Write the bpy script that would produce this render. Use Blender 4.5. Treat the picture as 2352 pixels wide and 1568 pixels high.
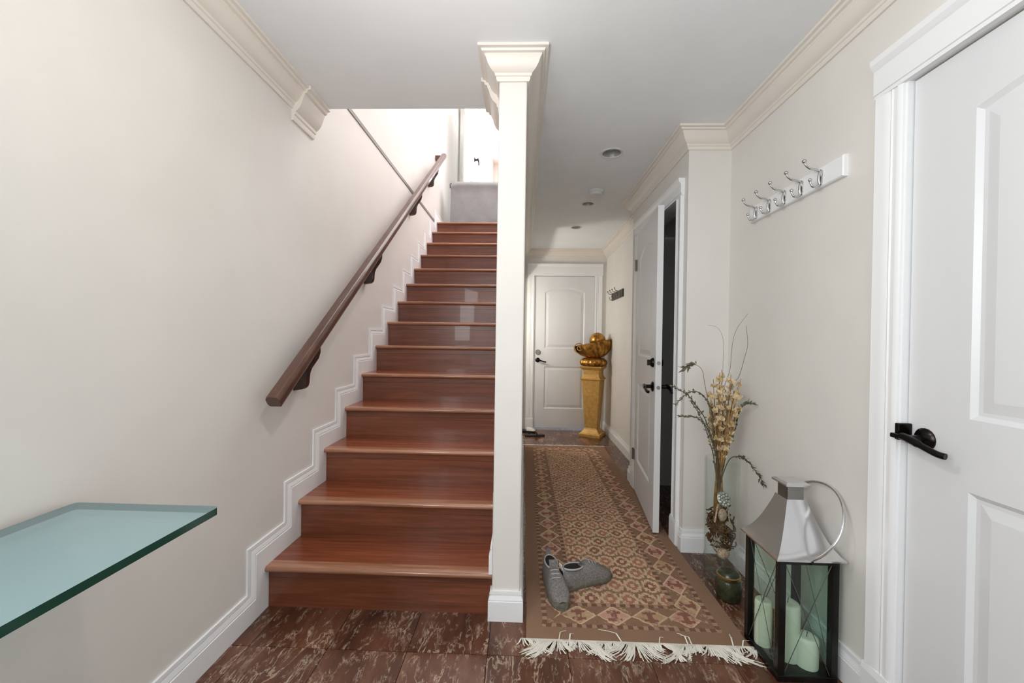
import bpy, bmesh, math, random
from mathutils import Vector, Matrix
for o in list(bpy.data.objects):
    bpy.data.objects.remove(o)
scene = bpy.context.scene
COL = scene.collection
random.seed(7)

# ------------------------------------------------------------------ camera
W, H, FPX, CAMZ = 2352, 1568, 916.0, 1.19
ydir = Vector(((1203.4 - W / 2) / FPX, (778.5 - H / 2) / FPX, 1)).normalized()   # the hall's direction, camera axes
rl = math.radians(0.864)
up = Vector((math.sin(rl), -math.cos(rl), 0)); up = (up - ydir * up.dot(ydir)).normalized()
xd = ydir.cross(up)
right_w = Vector((xd.x, ydir.x, up.x)); down_w = Vector((xd.y, ydir.y, up.y)); fwd_w = Vector((xd.z, ydir.z, up.z))
cam = bpy.data.cameras.new('camera'); cam_o = bpy.data.objects.new('camera', cam); COL.objects.link(cam_o)
m3 = Matrix((right_w, -down_w, -fwd_w)).transposed()
cam_o.matrix_world = Matrix.Translation((0, 0, CAMZ)) @ m3.to_4x4()
cam.sensor_width = 36; cam.lens = FPX / W * 36; cam.clip_start = 0.02
scene.camera = cam_o

# ------------------------------------------------------------------ world, lights, exposure
wd = bpy.data.worlds.new('world'); scene.world = wd; wd.use_nodes = True
wd.node_tree.nodes['Background'].inputs[0].default_value = (0.9, 0.95, 1, 1)
wd.node_tree.nodes['Background'].inputs[1].default_value = 0.6
vs = scene.view_settings
vs.view_transform = 'Standard'; vs.look = 'None'; vs.gamma = 1; vs.use_curve_mapping = False
vs.exposure = -0.06
scene.cycles.transparent_max_bounces = 32; scene.cycles.max_bounces = 14; scene.cycles.diffuse_bounces = 8
def area(name, loc, to, sx, sy, power, col=(1, 1, 1)):
    l = bpy.data.lights.new(name, 'AREA'); l.shape = 'RECTANGLE'; l.size = sx; l.size_y = sy; l.energy = power; l.color = col
    o = bpy.data.objects.new(name, l); COL.objects.link(o); o.location = loc
    o.rotation_euler = (Vector(to) - Vector(loc)).to_track_quat('-Z', 'Y').to_euler()
    return o
# added fill from an unseen back window; last line is the upstairs end window
area('back_fill', (0.02, -1.52, 1.35), (0.02, 2, 1.4), 2.0, 1.6, 14, (0.965, 0.985, 1.0))
area('side_fill', (-1.10, -0.45, 1.65), (1.0, 0.2, 1.6), 0.8, 1.0, 31, (0.985, 0.99, 1.0))  # added fill from the unseen left, to lift the right wall
area('upper_fill', (0.7, 4.6, 5.0), (0.7, 4.6, 0), 2.6, 3.0, 132, (0.95, 0.975, 1))  # added fill under the upper ceiling, where no skylight is
area('end_window_daylight', (0.9, 8.7, 3.9), (-0.5, 2, 2.6), 2.6, 1.6, 114, (0.94, 0.97, 1))

CZ = 2.375          # ceiling height below
UF = 14 * 0.188     # upper floor height
# ------------------------------------------------------------------ helpers
def lin(c):
    return tuple(((v / 255) / 12.92 if v / 255 <= 0.04045 else ((v / 255 + 0.055) / 1.055) ** 2.4) for v in c) + (1,)
class E:
    """small expression builder over math nodes"""
    def __init__(s, nt, sock): s.nt = nt; s.s = sock
    def _m(s, op, *a):
        n = s.nt.nodes.new('ShaderNodeMath'); n.operation = op
        for i, v in enumerate((s,) + a):
            if isinstance(v, E): s.nt.links.new(v.s, n.inputs[i])
            else: n.inputs[i].default_value = v
        return E(s.nt, n.outputs[0])
    def __add__(s, o): return s._m('ADD', o)
    def __sub__(s, o): return s._m('SUBTRACT', o)
    def __mul__(s, o): return s._m('MULTIPLY', o)
    def __truediv__(s, o): return s._m('DIVIDE', o)
    def lt(s, o): return s._m('LESS_THAN', o)
    def gt(s, o): return s._m('GREATER_THAN', o)
    def min(s, o): return s._m('MINIMUM', o)
    def max(s, o): return s._m('MAXIMUM', o)
    def abs(s): return s._m('ABSOLUTE')
    def fract(s): return s._m('FRACT')
    def floor(s): return s._m('FLOOR')
    def mod2(s): return (s * 0.5).fract() * 2
    def rsub(s, k): return (s * -1) + k
    def clamp(s):
        r = s._m('ADD', 0.0); r.s.node.use_clamp = True; return r
def mixc(nt, fac, a, b):
    n = nt.nodes.new('ShaderNodeMix'); n.data_type = 'RGBA'
    for k, v in ((0, fac), (6, a), (7, b)):
        if isinstance(v, E): nt.links.new(v.s, n.inputs[k])
        elif hasattr(v, 'node'): nt.links.new(v, n.inputs[k])
        else: n.inputs[k].default_value = v
    return n.outputs[2]
def noise(nt, vec, scale, detail=4, rough=0.55, dist=0.0):
    n = nt.nodes.new('ShaderNodeTexNoise'); n.inputs['Scale'].default_value = scale
    n.inputs['Detail'].default_value = detail; n.inputs['Roughness'].default_value = rough; n.inputs['Distortion'].default_value = dist
    if vec is not None: nt.links.new(vec, n.inputs['Vector'])
    return E(nt, n.outputs[0])
def mapping(nt, vec, scale=(1, 1, 1), rot=(0, 0, 0)):
    n = nt.nodes.new('ShaderNodeMapping'); n.inputs['Scale'].default_value = scale; n.inputs['Rotation'].default_value = rot
    nt.links.new(vec, n.inputs['Vector']); return n.outputs[0]
def geo_pos(nt): return nt.nodes.new('ShaderNodeNewGeometry').outputs['Position']
def obj_co(nt): return nt.nodes.new('ShaderNodeTexCoord').outputs['Object']
def obj_rand(nt): return E(nt, nt.nodes.new('ShaderNodeObjectInfo').outputs['Random'])
def ramp(nt, fac, stops):
    n = nt.nodes.new('ShaderNodeValToRGB'); nt.links.new(fac.s, n.inputs[0]); e = n.color_ramp.elements
    while len(e) < len(stops): e.new(0.5)
    for el, (p, c) in zip(e, stops): el.position = p; el.color = c
    return n.outputs[0]
def bump(nt, h, strength, dist=0.01):
    n = nt.nodes.new('ShaderNodeBump'); n.inputs['Strength'].default_value = strength; n.inputs['Distance'].default_value = dist
    nt.links.new(h.s, n.inputs['Height']); return n.outputs[0]
def mat(name, col=None, rough=0.5, metal=0.0, spec=0.5, coat=0.0, fn=None, **kw):
    m = bpy.data.materials.new(name); m.use_nodes = True; nt = m.node_tree; b = nt.nodes['Principled BSDF']
    if col: b.inputs['Base Color'].default_value = lin(col)
    b.inputs['Roughness'].default_value = rough; b.inputs['Metallic'].default_value = metal
    b.inputs['Specular IOR Level'].default_value = spec; b.inputs['Coat Weight'].default_value = coat
    for k, v in kw.items(): b.inputs[k].default_value = v
    if fn: fn(nt, b)
    return m
def speck(c1, c2, scale, bstr=0.0, bdist=0.003, stretch=(1, 1, 1), lo=0.35, hi=0.65, bscale=None):
    """two close tones mottled by noise, with optional relief"""
    def f(nt, b):
        p = mapping(nt, geo_pos(nt), stretch)
        n = noise(nt, p, scale)
        nt.links.new(ramp(nt, n, [(lo, lin(c1)), (hi, lin(c2))]), b.inputs['Base Color'])
        if bstr: nt.links.new(bump(nt, noise(nt, p, bscale or scale * 4, 3), bstr, bdist), b.inputs['Normal'])
    return f
def thin_glass(name, tint, rough=0.02, spec=0.6, body=None, bodyfac=0.0):
    m = bpy.data.materials.new(name); m.use_nodes = True; nt = m.node_tree; out = nt.nodes['Material Output']
    nt.nodes.remove(nt.nodes['Principled BSDF'])
    t = nt.nodes.new('ShaderNodeBsdfTransparent'); t.inputs[0].default_value = tint
    g = nt.nodes.new('ShaderNodeBsdfGlossy'); g.inputs['Roughness'].default_value = rough
    lw_ = nt.nodes.new('ShaderNodeLayerWeight'); lw_.inputs[0].default_value = 0.5
    fc = E(nt, lw_.outputs['Facing'])._m('POWER', 4.0) * spec + 0.035
    base = t.outputs[0]
    if body:
        d = nt.nodes.new('ShaderNodeBsdfDiffuse'); d.inputs[0].default_value = body
        x0 = nt.nodes.new('ShaderNodeMixShader'); x0.inputs[0].default_value = bodyfac
        nt.links.new(base, x0.inputs[1]); nt.links.new(d.outputs[0], x0.inputs[2]); base = x0.outputs[0]
    x = nt.nodes.new('ShaderNodeMixShader'); nt.links.new(fc.s, x.inputs[0]); nt.links.new(base, x.inputs[1]); nt.links.new(g.outputs[0], x.inputs[2])
    nt.links.new(x.outputs[0], out.inputs[0]); return m

WL = {}   # world translation of each object
def tag(o, label=None, cat=None, group=None, kind=None):
    if label: o['label'] = label
    if cat: o['category'] = cat
    if group: o['group'] = group
    if kind: o['kind'] = kind
    return o
def empty(name, loc, label=None, cat=None, group=None, rz=0, kind=None):
    o = bpy.data.objects.new(name, None); COL.objects.link(o); o.location = loc; o.rotation_euler = (0, 0, rz)
    o.empty_display_size = 0.05; WL[o.name] = Vector(loc)
    return tag(o, label, cat, group, kind)
class MB:
    def __init__(s): s.v = []; s.f = []; s.mi = []
    def add(s, vs_, fs, mi=0):
        b = len(s.v); s.v += [tuple(p) for p in vs_]; s.f += [tuple(b + i for i in f) for f in fs]; s.mi += [mi] * len(fs); return s
    def box(s, x0, x1, y0, y1, z0, z1, mi=0):
        return s.add([(x, y, z) for z in (z0, z1) for y in (y0, y1) for x in (x0, x1)],
                     [(0, 2, 3, 1), (4, 5, 7, 6), (0, 1, 5, 4), (2, 6, 7, 3), (0, 4, 6, 2), (1, 3, 7, 5)], mi)
    def loft(s, rings, closed=True, caps=True, mi=0):
        n = len(rings[0]); vs_ = [p for r in rings for p in r]; fs = []
        for i in range(len(rings) - 1):
            for j in range(n if closed else n - 1):
                k = (j + 1) % n; fs.append((i * n + j, i * n + k, (i + 1) * n + k, (i + 1) * n + j))
        if caps: fs += [tuple(range(n))[::-1], tuple(range((len(rings) - 1) * n, len(rings) * n))]
        return s.add(vs_, fs, mi)
    def lathe(s, prof, c=(0, 0, 0), n=32, caps=True, rfun=None, mi=0):
        rings = []
        for r, z in prof:
            rings.append([(c[0] + r * math.cos(a) * (rfun(a, z) if rfun else 1), c[1] + r * math.sin(a) * (rfun(a, z) if rfun else 1), c[2] + z)
                          for a in (2 * math.pi * k / n for k in range(n))])
        return s.loft(rings, True, caps, mi)
    def tube(s, pts, r, n=8, mi=0):
        pts = [Vector(p) for p in pts]; R = r if isinstance(r, (list, tuple)) else [r] * len(pts)
        t0 = (pts[1] - pts[0]).normalized(); a = Vector((0, 0, 1)) if abs(t0.z) < 0.9 else Vector((1, 0, 0))
        u = (a - t0 * a.dot(t0)).normalized(); rings = []
        for i, p in enumerate(pts):
            t = (pts[min(i + 1, len(pts) - 1)] - pts[max(i - 1, 0)]).normalized()
            u = (u - t * u.dot(t)).normalized(); w = t.cross(u)
            rings.append([p + (u * math.cos(k) + w * math.sin(k)) * R[i] for k in (2 * math.pi * j / n for j in range(n))])
        return s.loft(rings, True, True, mi)
    def ball(s, c, r, n=12, m=8, sc=(1, 1, 1), mi=0):
        prof = [(math.sin(math.pi * i / m), -math.cos(math.pi * i / m)) for i in range(m + 1)]
        rings = [[(c[0] + r * sc[0] * max(a, 0.001) * math.cos(t), c[1] + r * sc[1] * max(a, 0.001) * math.sin(t), c[2] + r * sc[2] * z)
                  for t in (2 * math.pi * k / n for k in range(n))] for a, z in prof]
        return s.loft(rings, True, True, mi)
    def prism(s, poly, f0, f1, mi=0):
        """poly 2-D, f0/f1 map (a,b)->xyz for the two faces"""
        return s.loft([[f0(*p) for p in poly], [f1(*p) for p in poly]], True, True, mi)
    def sweep(s, path, prof, to3d, mi=0):
        """mitred sweep of an open profile (offset to the left of the path, height) along a 2-D path"""
        n = len(path); P = [Vector(p) for p in path]; dirs = [(P[i + 1] - P[i]).normalized() for i in range(n - 1)]
        rings = []
        for i in range(n):
            d0 = dirs[max(i - 1, 0)]; d1 = dirs[min(i, n - 2)]
            n0 = Vector((-d0.y, d0.x)); n1 = Vector((-d1.y, d1.x)); b = n0 + n1; b = b / (b.dot(n0)) if b.length > 1e-6 else n0
            rings.append([to3d(P[i].x + b.x * o, P[i].y + b.y * o, w) for o, w in prof])
        return s.loft(rings, True, True, mi)
    def build(s, name, mats, parent=None, local=False, smooth=None, origin=None, bevel=0):
        me = bpy.data.meshes.new(name)
        if parent is not None: off = Vector((0, 0, 0)) if local else WL[parent.name]; wl = WL[parent.name]
        elif origin is not None: off = wl = Vector(origin)
        else:
            xs, ys, zs = zip(*s.v); off = wl = Vector(((min(xs) + max(xs)) / 2, (min(ys) + max(ys)) / 2, min(zs)))
        me.from_pydata([Vector(p) - off for p in s.v], [], s.f)
        for mm in (mats if isinstance(mats, (list, tuple)) else [mats]): me.materials.append(mm)
        if any(s.mi): me.polygons.foreach_set('material_index', s.mi)
        bm = bmesh.new(); bm.from_mesh(me); bmesh.ops.recalc_face_normals(bm, faces=bm.faces); bm.to_mesh(me); bm.free()
        if smooth is not None:
            me.shade_smooth(); me.set_sharp_from_angle(angle=math.radians(smooth))
        o = bpy.data.objects.new(name, me); COL.objects.link(o); WL[o.name] = wl
        if parent is not None: o.parent = parent
        else: o.location = wl
        if bevel:
            bv = o.modifiers.new('bevel', 'BEVEL'); bv.width = bevel; bv.segments = 2; bv.limit_method = 'ANGLE'
        return o
def struct(mb, name, m, **k): return tag(mb.build(name, m, **k), kind='structure')
def smoothpts(pts, n=6):
    """Catmull-Rom through 3-D points"""
    P = [Vector(p) for p in pts]; out = []
    for i in range(len(P) - 1):
        a, b, c, d = P[max(i - 1, 0)], P[i], P[i + 1], P[min(i + 2, len(P) - 1)]
        for k in range(n):
            t = k / n; out.append(0.5 * ((2 * b) + (c - a) * t + (2 * a - 5 * b + 4 * c - d) * t * t + (3 * b - a - 3 * c + d) * t ** 3))
    return out + [P[-1]]

# ------------------------------------------------------------------ materials
M = {}
M['wall'] = mat('wall_paint', rough=0.62, spec=0.3, fn=speck((221, 219, 215), (225, 223, 219), 3, 0.06, 0.001, bscale=220))
M['wall_up'] = mat('upper_wall_paint', (240, 239, 236), 0.6, spec=0.3)
M['ceil'] = mat('ceiling_paint', rough=0.8, spec=0.2, fn=speck((234, 237, 240), (238, 241, 244), 4, 0.25, 0.001, bscale=260))
M['crown'] = mat('crown_paint', (227, 221, 213), 0.4, spec=0.4)
M['white'] = mat('white_trim_paint', (237, 239, 241), 0.3, spec=0.45)
M['door'] = mat('white_door_paint', rough=0.33, spec=0.45, fn=speck((219, 221, 224), (224, 226, 228), 5, 0.08, 0.001, stretch=(1, 1, 0.1), bscale=120))
M['grey_trim'] = mat('grey_metal_trim', (120, 118, 116), 0.4)
M['black'] = mat('black_iron', (22, 21, 21), 0.3, 0.6, coat=0.3)
M['bronze'] = mat('dark_bronze', (40, 36, 34), 0.25, 0.9)
M['chrome'] = mat('chrome', (205, 205, 205), 0.12, 1.0)
M['nickel'] = mat('brushed_nickel', (150, 146, 142), 0.3, 1.0)
M['slab'] = mat('floor_slab', (62, 44, 36), 0.6)
M['grout'] = mat('grout', (58, 44, 38), 0.8)
def wood_fn(c1, c2, c3, sx=1.2, sy=26, rot=(0, 0, 0)):
    def f(nt, b):
        vm = nt.nodes.new('ShaderNodeVectorMath'); vm.operation = 'ADD'
        nt.links.new(geo_pos(nt), vm.inputs[0])
        r = obj_rand(nt) * 17.3; cm = nt.nodes.new('ShaderNodeCombineXYZ')
        for i in range(3): nt.links.new(r.s, cm.inputs[i])
        nt.links.new(cm.outputs[0], vm.inputs[1])
        p = mapping(nt, vm.outputs[0], (sx, sy, sy), rot)
        n = noise(nt, p, 1.6, 6, 0.6, 0.6); n2 = noise(nt, p, 9, 3)
        c = ramp(nt, n * 0.75 + n2 * 0.25, [(0.3, lin(c1)), (0.5, lin(c2)), (0.7, lin(c3))])
        hv = nt.nodes.new('ShaderNodeHueSaturation'); hv.inputs['Saturation'].default_value = 1.0
        nt.links.new((obj_rand(nt) * 0.3 + 0.85).s, hv.inputs['Value']); nt.links.new(c, hv.inputs['Color'])
        nt.links.new(hv.outputs[0], b.inputs['Base Color'])
        nt.links.new(bump(nt, n2, 0.12, 0.001), b.inputs['Normal'])
    return f
M['tread'] = mat('stained_wood_lit', rough=0.27, spec=0.5, coat=0.25, fn=wood_fn((106, 53, 32), (138, 73, 46), (160, 92, 62)))  # same wood as the risers, brightened for light falling on the treads
M['riser'] = mat('stained_wood_shaded', rough=0.3, spec=0.5, coat=0.2, fn=wood_fn((84, 44, 27), (112, 61, 39), (134, 78, 54)))  # tread wood again, with the shade on the upright faces put into its colour
M['nosing'] = mat('stained_wood_glare', rough=0.2, spec=0.55, coat=0.4, fn=wood_fn((126, 82, 60), (154, 106, 80), (178, 132, 106)))  # paler nosing board, its glare highlight put into the colour as well
M['rail'] = mat('dark_rail_wood', rough=0.34, coat=0.2, fn=wood_fn((70, 46, 36), (90, 62, 50), (108, 78, 64), 20, 3))
M['bracket'] = mat('dark_bracket_wood', rough=0.4, fn=wood_fn((46, 28, 22), (58, 38, 30), (70, 48, 40), 18, 6))
def marble(nt, b):
    vm = nt.nodes.new('ShaderNodeVectorMath'); vm.operation = 'ADD'; nt.links.new(geo_pos(nt), vm.inputs[0])
    r = obj_rand(nt) * 9.7; cm = nt.nodes.new('ShaderNodeCombineXYZ')
    for i in range(3): nt.links.new(r.s, cm.inputs[i])
    nt.links.new(cm.outputs[0], vm.inputs[1])
    p0 = vm.outputs[0]
    p = mapping(nt, p0, (2.6, 0.9, 1), (0, 0, math.radians(-32)))
    base = ramp(nt, noise(nt, p, 3, 6, 0.6, 0.3), [(0.3, lin((66, 39, 29))), (0.52, lin((98, 61, 44))), (0.72, lin((124, 88, 68)))])
    v1 = (noise(nt, p, 7, 6, 0.6, 0.5) - 0.5).abs(); v1 = (v1 * -38 + 1).clamp()
    v2 = (noise(nt, p, 18, 5, 0.6, 0.4) - 0.5).abs(); v2 = (v2 * -24 + 1).clamp()
    gate = ((noise(nt, p0, 5, 3) - 0.47) * 6).clamp(); gate2 = ((noise(nt, p, 14, 3) - 0.5) * 7).clamp()
    vein = (v1 * gate + v2 * gate2 * 0.8).clamp()
    c = mixc(nt, vein * 0.62, base, lin((214, 194, 170)))
    nt.links.new(c, b.inputs['Base Color'])
    nt.links.new((noise(nt, p0, 30, 3) * 0.14 + 0.12).s, b.inputs['Roughness'])
M['marble'] = mat('brown_marble', rough=0.18, spec=0.5, fn=marble)
RW, RL = 0.871, 2.884
def rug_fn(nt, b):
    sx = nt.nodes.new('ShaderNodeSeparateXYZ'); co = obj_co(nt); nt.links.new(co, sx.inputs[0])
    wob = noise(nt, co, 30, 3) * 0.016 - 0.008
    u = E(nt, sx.outputs[0]) + RW / 2 + wob; v = E(nt, sx.outputs[1]) + RL / 2 + wob
    eu = u.min(u.rsub(RW)); ev = v.min(v.rsub(RL)); e = eu.min(ev)
    side = eu.lt(ev); p = side * v + side.rsub(1) * u
    cream = lin((206, 180, 148)); pink = lin((192, 144, 128)); red = lin((122, 70, 62)); olive = lin((124, 96, 76)); tan = lin((166, 134, 110)); dark = lin((92, 64, 54)); brown = lin((130, 102, 82))
    # field: rows of stepped diamonds and hooked figures
    gx = (u / 0.086); gy = (v / 0.104); row = gy.floor().mod2()
    gx = gx + row * 0.5
    fx = (gx.fract() - 0.5).abs(); fy = (gy.fract() - 0.5).abs()
    step = ((fx * 9).floor() / 9) + ((fy * 9).floor() / 9)
    f = mixc(nt, noise(nt, co, 22, 4), lin((148, 114, 92)), lin((116, 90, 70)))
    f = mixc(nt, step.gt(0.62), f, olive)
    f = mixc(nt, step.lt(0.46) * step.gt(0.32), f, cream)
    alt = ((gx.floor() + gy.floor() * 2) * 0.3333).fract()
    f = mixc(nt, step.lt(0.24), f, mixc(nt, alt.gt(0.4), red, lin((162, 104, 86))))
    f = mixc(nt, step.lt(0.09), f, cream)
    f = mixc(nt, ((noise(nt, co, 55, 3) - 0.5) * 7).clamp() * 0.75, f, mixc(nt, noise(nt, co, 12, 2).gt(0.5), lin((124, 96, 70)), lin((176, 142, 112))))
    hook = (fx - 0.36).abs().lt(0.05) * (fy - 0.3).abs().lt(0.08)
    f = mixc(nt, hook, f, cream)
    # main border figures
    q = (p / 0.152); qa = (q.fract() - 0.5).abs() * 0.152; ec = (e - 0.146).abs()
    alt2 = q.floor().mod2()
    hexa = qa * 0.8 + ec
    bb = mixc(nt, alt2, pink, lin((180, 152, 116)))
    bb = mixc(nt, hexa.gt(0.062), bb, olive)
    bb = mixc(nt, hexa.gt(0.052) * hexa.lt(0.062), bb, cream)
    cross = (qa.lt(0.012) * ec.lt(0.036)).max(qa.lt(0.03) * (ec - 0.022).abs().lt(0.007))
    bb = mixc(nt, cross, bb, red)
    bb = mixc(nt, ((noise(nt, co, 48, 3) - 0.52) * 7).clamp() * 0.7, bb, mixc(nt, noise(nt, co, 9, 2).gt(0.5), red, cream))
    # dash rows
    dash = ((p / 0.042).fract()).lt(0.55)
    dd = mixc(nt, dash, tan, dark)
    c = mixc(nt, e.gt(0.228), tan, f)
    c = mixc(nt, e.lt(0.223), c, dd)
    c = mixc(nt, e.lt(0.203), c, bb)
    c = mixc(nt, e.lt(0.089), c, dd)
    c = mixc(nt, e.lt(0.069), c, brown)
    wv = noise(nt, mapping(nt, co, (60, 260, 1)), 3, 3); big = noise(nt, co, 3, 3)
    c = mixc(nt, (wv * 0.7 + big * 0.5 - 0.16).clamp(), c, lin((112, 86, 68)))
    hv = nt.nodes.new('ShaderNodeHueSaturation'); hv.inputs['Value'].default_value = 1.6; hv.inputs['Saturation'].default_value = 0.95; nt.links.new(c, hv.inputs['Color']); c = hv.outputs[0]
    nt.links.new(c, b.inputs['Base Color'])
    nt.links.new(bump(nt, noise(nt, co, 340, 2) + wv, 0.7, 0.003), b.inputs['Normal'])
M['rug'] = mat('rug_wool', rough=0.95, spec=0.1, fn=rug_fn)
M['fringe'] = mat('fringe_cotton', (226, 222, 212), 0.9, spec=0.1)
M['shoe'] = mat('grey_knit', rough=0.9, spec=0.15, fn=speck((108, 104, 102), (140, 136, 134), 160, 0.5, 0.002))
M['sole'] = mat('grey_sole', rough=0.85, spec=0.2, fn=speck((96, 94, 84), (120, 118, 106), 60, 0.4, 0.002))
M['shoe_in'] = mat('shoe_lining', (30, 29, 30), 0.95)
M['shoe_rim'] = mat('shoe_binding', (176, 174, 174), 0.8)
M['tabw'] = mat('white_tab', (226, 224, 220), 0.7)
M['gold'] = mat('gold_leaf', rough=0.3, metal=0.85, fn=speck((120, 80, 30), (196, 142, 66), 22, 0.25, 0.003))
M['gold_dull'] = mat('gilt_paint', rough=0.42, metal=0.2, fn=speck((196, 150, 78), (214, 172, 100), 30, 0.3, 0.002))
M['glass'] = thin_glass('lantern_glass', (0.90, 0.965, 0.935, 1), 0.02)
M['vase_glass'] = thin_glass('vase_glass', (0.965, 0.985, 0.975, 1), 0.03, 0.7)
M['top_glass'] = thin_glass('table_glass', (0.76, 0.89, 0.90, 1), 0.06, 0.6, (0.43, 0.60, 0.64, 1), 0.30)
M['edge_glass'] = mat('table_glass_edge', (4, 62, 52), 0.12, spec=0.6)
M['lead'] = mat('lantern_wire', (120, 120, 116), 0.4, 0.8)
M['steel'] = mat('polished_steel', (226, 226, 228), 0.14, 1.0)
M['wax'] = mat('candle_wax', (226, 228, 214), 0.5, spec=0.3, **{'Subsurface Weight': 0.25, 'Subsurface Scale': 0.02})
M['wick'] = mat('wick', (40, 36, 34), 0.9)
M['jar'] = mat('dark_green_glass', rough=0.12, spec=0.6, fn=speck((34, 38, 26), (62, 66, 44), 25, 0.4, 0.004))
M['brass'] = mat('brass', (176, 156, 108), 0.28, 1.0)
M['twig'] = mat('twig_bark', (84, 78, 62), 0.85)
M['bud'] = mat('dried_buds', (112, 106, 86), 0.9)
M['straw'] = mat('dried_straw', rough=0.85, fn=speck((120, 88, 46), (164, 128, 76), 30))
M['petal'] = mat('dried_petals', rough=0.8, fn=speck((196, 172, 128), (226, 208, 170), 40))
M['grass'] = mat('thin_dried_grass', (112, 108, 96), 0.85)
M['leafg'] = mat('grey_green_leaf', (98, 104, 82), 0.85)
M['silver'] = mat('beaten_silver', rough=0.3, metal=0.9, fn=speck((170, 174, 168), (214, 216, 210), 60, 0.6, 0.004))
M['pod'] = mat('pale_dried_pod', rough=0.85, fn=speck((150, 116, 92), (224, 206, 182), 160, 0.6, 0.004))
M['nest'] = mat('brown_fibre', rough=0.95, fn=speck((70, 46, 26), (124, 86, 52), 90, 0.8, 0.006))
M['fluff'] = mat('pale_fibre', rough=0.95, fn=speck((170, 164, 150), (206, 200, 188), 60, 0.6, 0.006))
M['plaque'] = mat('dark_plaque_wood', (66, 62, 60), 0.5)
M['sofa'] = mat('grey_slipcover', rough=0.9, spec=0.15, fn=speck((146, 147, 149), (152, 153, 155), 14, 0.1, 0.002))
M['piping'] = mat('dark_piping', (70, 70, 72), 0.8)
M['curtain'] = mat('pale_curtain', (232, 232, 230), 0.9)
M['plastic'] = mat('white_plastic', (218, 219, 218), 0.45)
M['can'] = mat('reflector_metal', (200, 200, 200), 0.3, 0.6)
M['leather'] = mat('black_leather', (24, 20, 20), 0.45)
M['glow'] = mat('lamp_globe', (255, 240, 215), 0.5, **{'Emission Color': (1, 0.86, 0.66, 1), 'Emission Strength': 2.5})
M['skyglass'] = mat('daylit_pane', (255, 255, 255), 0.5, **{'Emission Color': (1, 1, 1, 1), 'Emission Strength': 4.0})
M['bulb'] = mat('bulb_face', (255, 250, 240), 0.5, **{'Emission Color': (1, 0.95, 0.86, 1), 'Emission Strength': 8.0})

# ------------------------------------------------------------------ setting
XL, XR = -1.12, 1.152                 # left and right walls of the near room
XB, XF = 0.915, 1.075                 # closet bump-out and far hall wall
YJ, YBE, YF, YP, YO = 2.285, 3.42, 5.30, 1.683, 2.06   # jog, bump end, far wall, wall end (post), stairwell opening
YBK = -1.6                            # wall behind the camera
PX0, PX1 = -0.12, -0.002              # partition between stairs and hall
R_, T_, YN1 = 0.188, 0.2508, 1.684    # rise, run, first nosing
YR1 = YN1 + 0.03                      # first riser
NST = 14

fl = struct(MB().box(XL - 0.12, 1.9, YBK - 0.1, YF + 0.12, -0.12, -0.008), 'floor', M['grout'])
tm = None; ts = 0.305
for i in range(-4, 5):
    for j in range(-4, 13):
        x = -0.12 + ts * i; y = 1.49 + ts * j
        if x + ts < XL or x > XR + 0.02 or y > YF or y + ts < 0.2: continue
        if x + ts <= PX0 + 0.01 and y > YR1: continue                      # under the stairs
        if y > YBE and x > XF: continue
        if x > 0.0 and x + ts < 0.9 and y > 1.62 and y + ts < 4.44: continue  # wholly under the rug
        if tm is None:
            o = MB().box(0.0012, ts - 0.0012, 0.0012, ts - 0.0012, -0.008, 0.0).build('tile', M['marble'], fl, local=True, bevel=0)
            tm = o.data
        else:
            o = bpy.data.objects.new('tile', tm); COL.objects.link(o); o.parent = fl
        o.location = Vector((x, y, 0)) - WL['floor']

def bxs(name, m, *boxes, **k):
    mb = MB()
    for b in boxes: mb.box(*b)
    return struct(mb, name, m, **k)
bxs('wall_left', M['wall'], (XL - 0.12, XL, 0.0, 6.46, 0, 5.1), (XL - 0.12, XL, YBK, -0.9, 0, CZ), (XL - 0.12, XL, -0.9, 0.0, 0, 1.1), (XL - 0.12, XL, -0.9, 0.0, 2.2, CZ))
DY0, DY1, DZ = 0.40, 1.25, 1.985      # near right door
bxs('wall_right', M['wall'], (XR, XR + 0.12, YBK, DY0, 0, CZ), (XR, XR + 0.12, DY1, YJ, 0, CZ), (XR, XR + 0.12, DY0, DY1, DZ, CZ))
OY0, OY1, OZ = 2.43, 3.215, 2.035     # closet door opening
bxs('wall_closet', M['wall'], (XB, XR + 0.12, YJ, YJ + 0.1, 0, CZ), (XB, XB + 0.1, YJ + 0.1, OY0, 0, CZ), (XB, XB + 0.1, OY1, YBE, 0, CZ),
    (XB, XB + 0.1, OY0, OY1, OZ, CZ), (XB + 0.1, 1.75, YBE - 0.1, YBE, 0, CZ), (1.7, 1.8, YJ, YBE, 0, CZ), (XR + 0.12, 1.75, YJ, YJ + 0.1, 0, CZ))
bxs('wall_hall_right', M['wall'], (XF, XF + 0.1, YBE, YF + 0.1, 0, CZ))
FX0, FX1, FZ = 0.129, 0.933, 2.033    # far door
bxs('wall_far', M['wall'], (-1.12, FX0, YF, YF + 0.1, 0, CZ), (FX1, XF + 0.1, YF, YF + 0.1, 0, CZ), (FX0, FX1, YF, YF + 0.1, FZ, CZ))
bxs('wall_partition', M['wall'], (PX0, PX1, YP, 4.42, 0, UF - 0.03), (PX0, PX1, 4.42, YF, 1.95, UF - 0.03), (PX0, PX1, 5.24, YF, 0, 1.95), bevel=0.006)
bxs('wall_back', M['wall'], (XL - 0.12, -1.0, YBK - 0.1, YBK, 0, CZ), (1.04, XR + 0.12, YBK - 0.1, YBK, 0, CZ), (-1.0, 1.04, YBK - 0.1, YBK, 0, 0.5), (-1.0, 1.04, YBK - 0.1, YBK, 2.2, CZ))
wb = MB()
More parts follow.
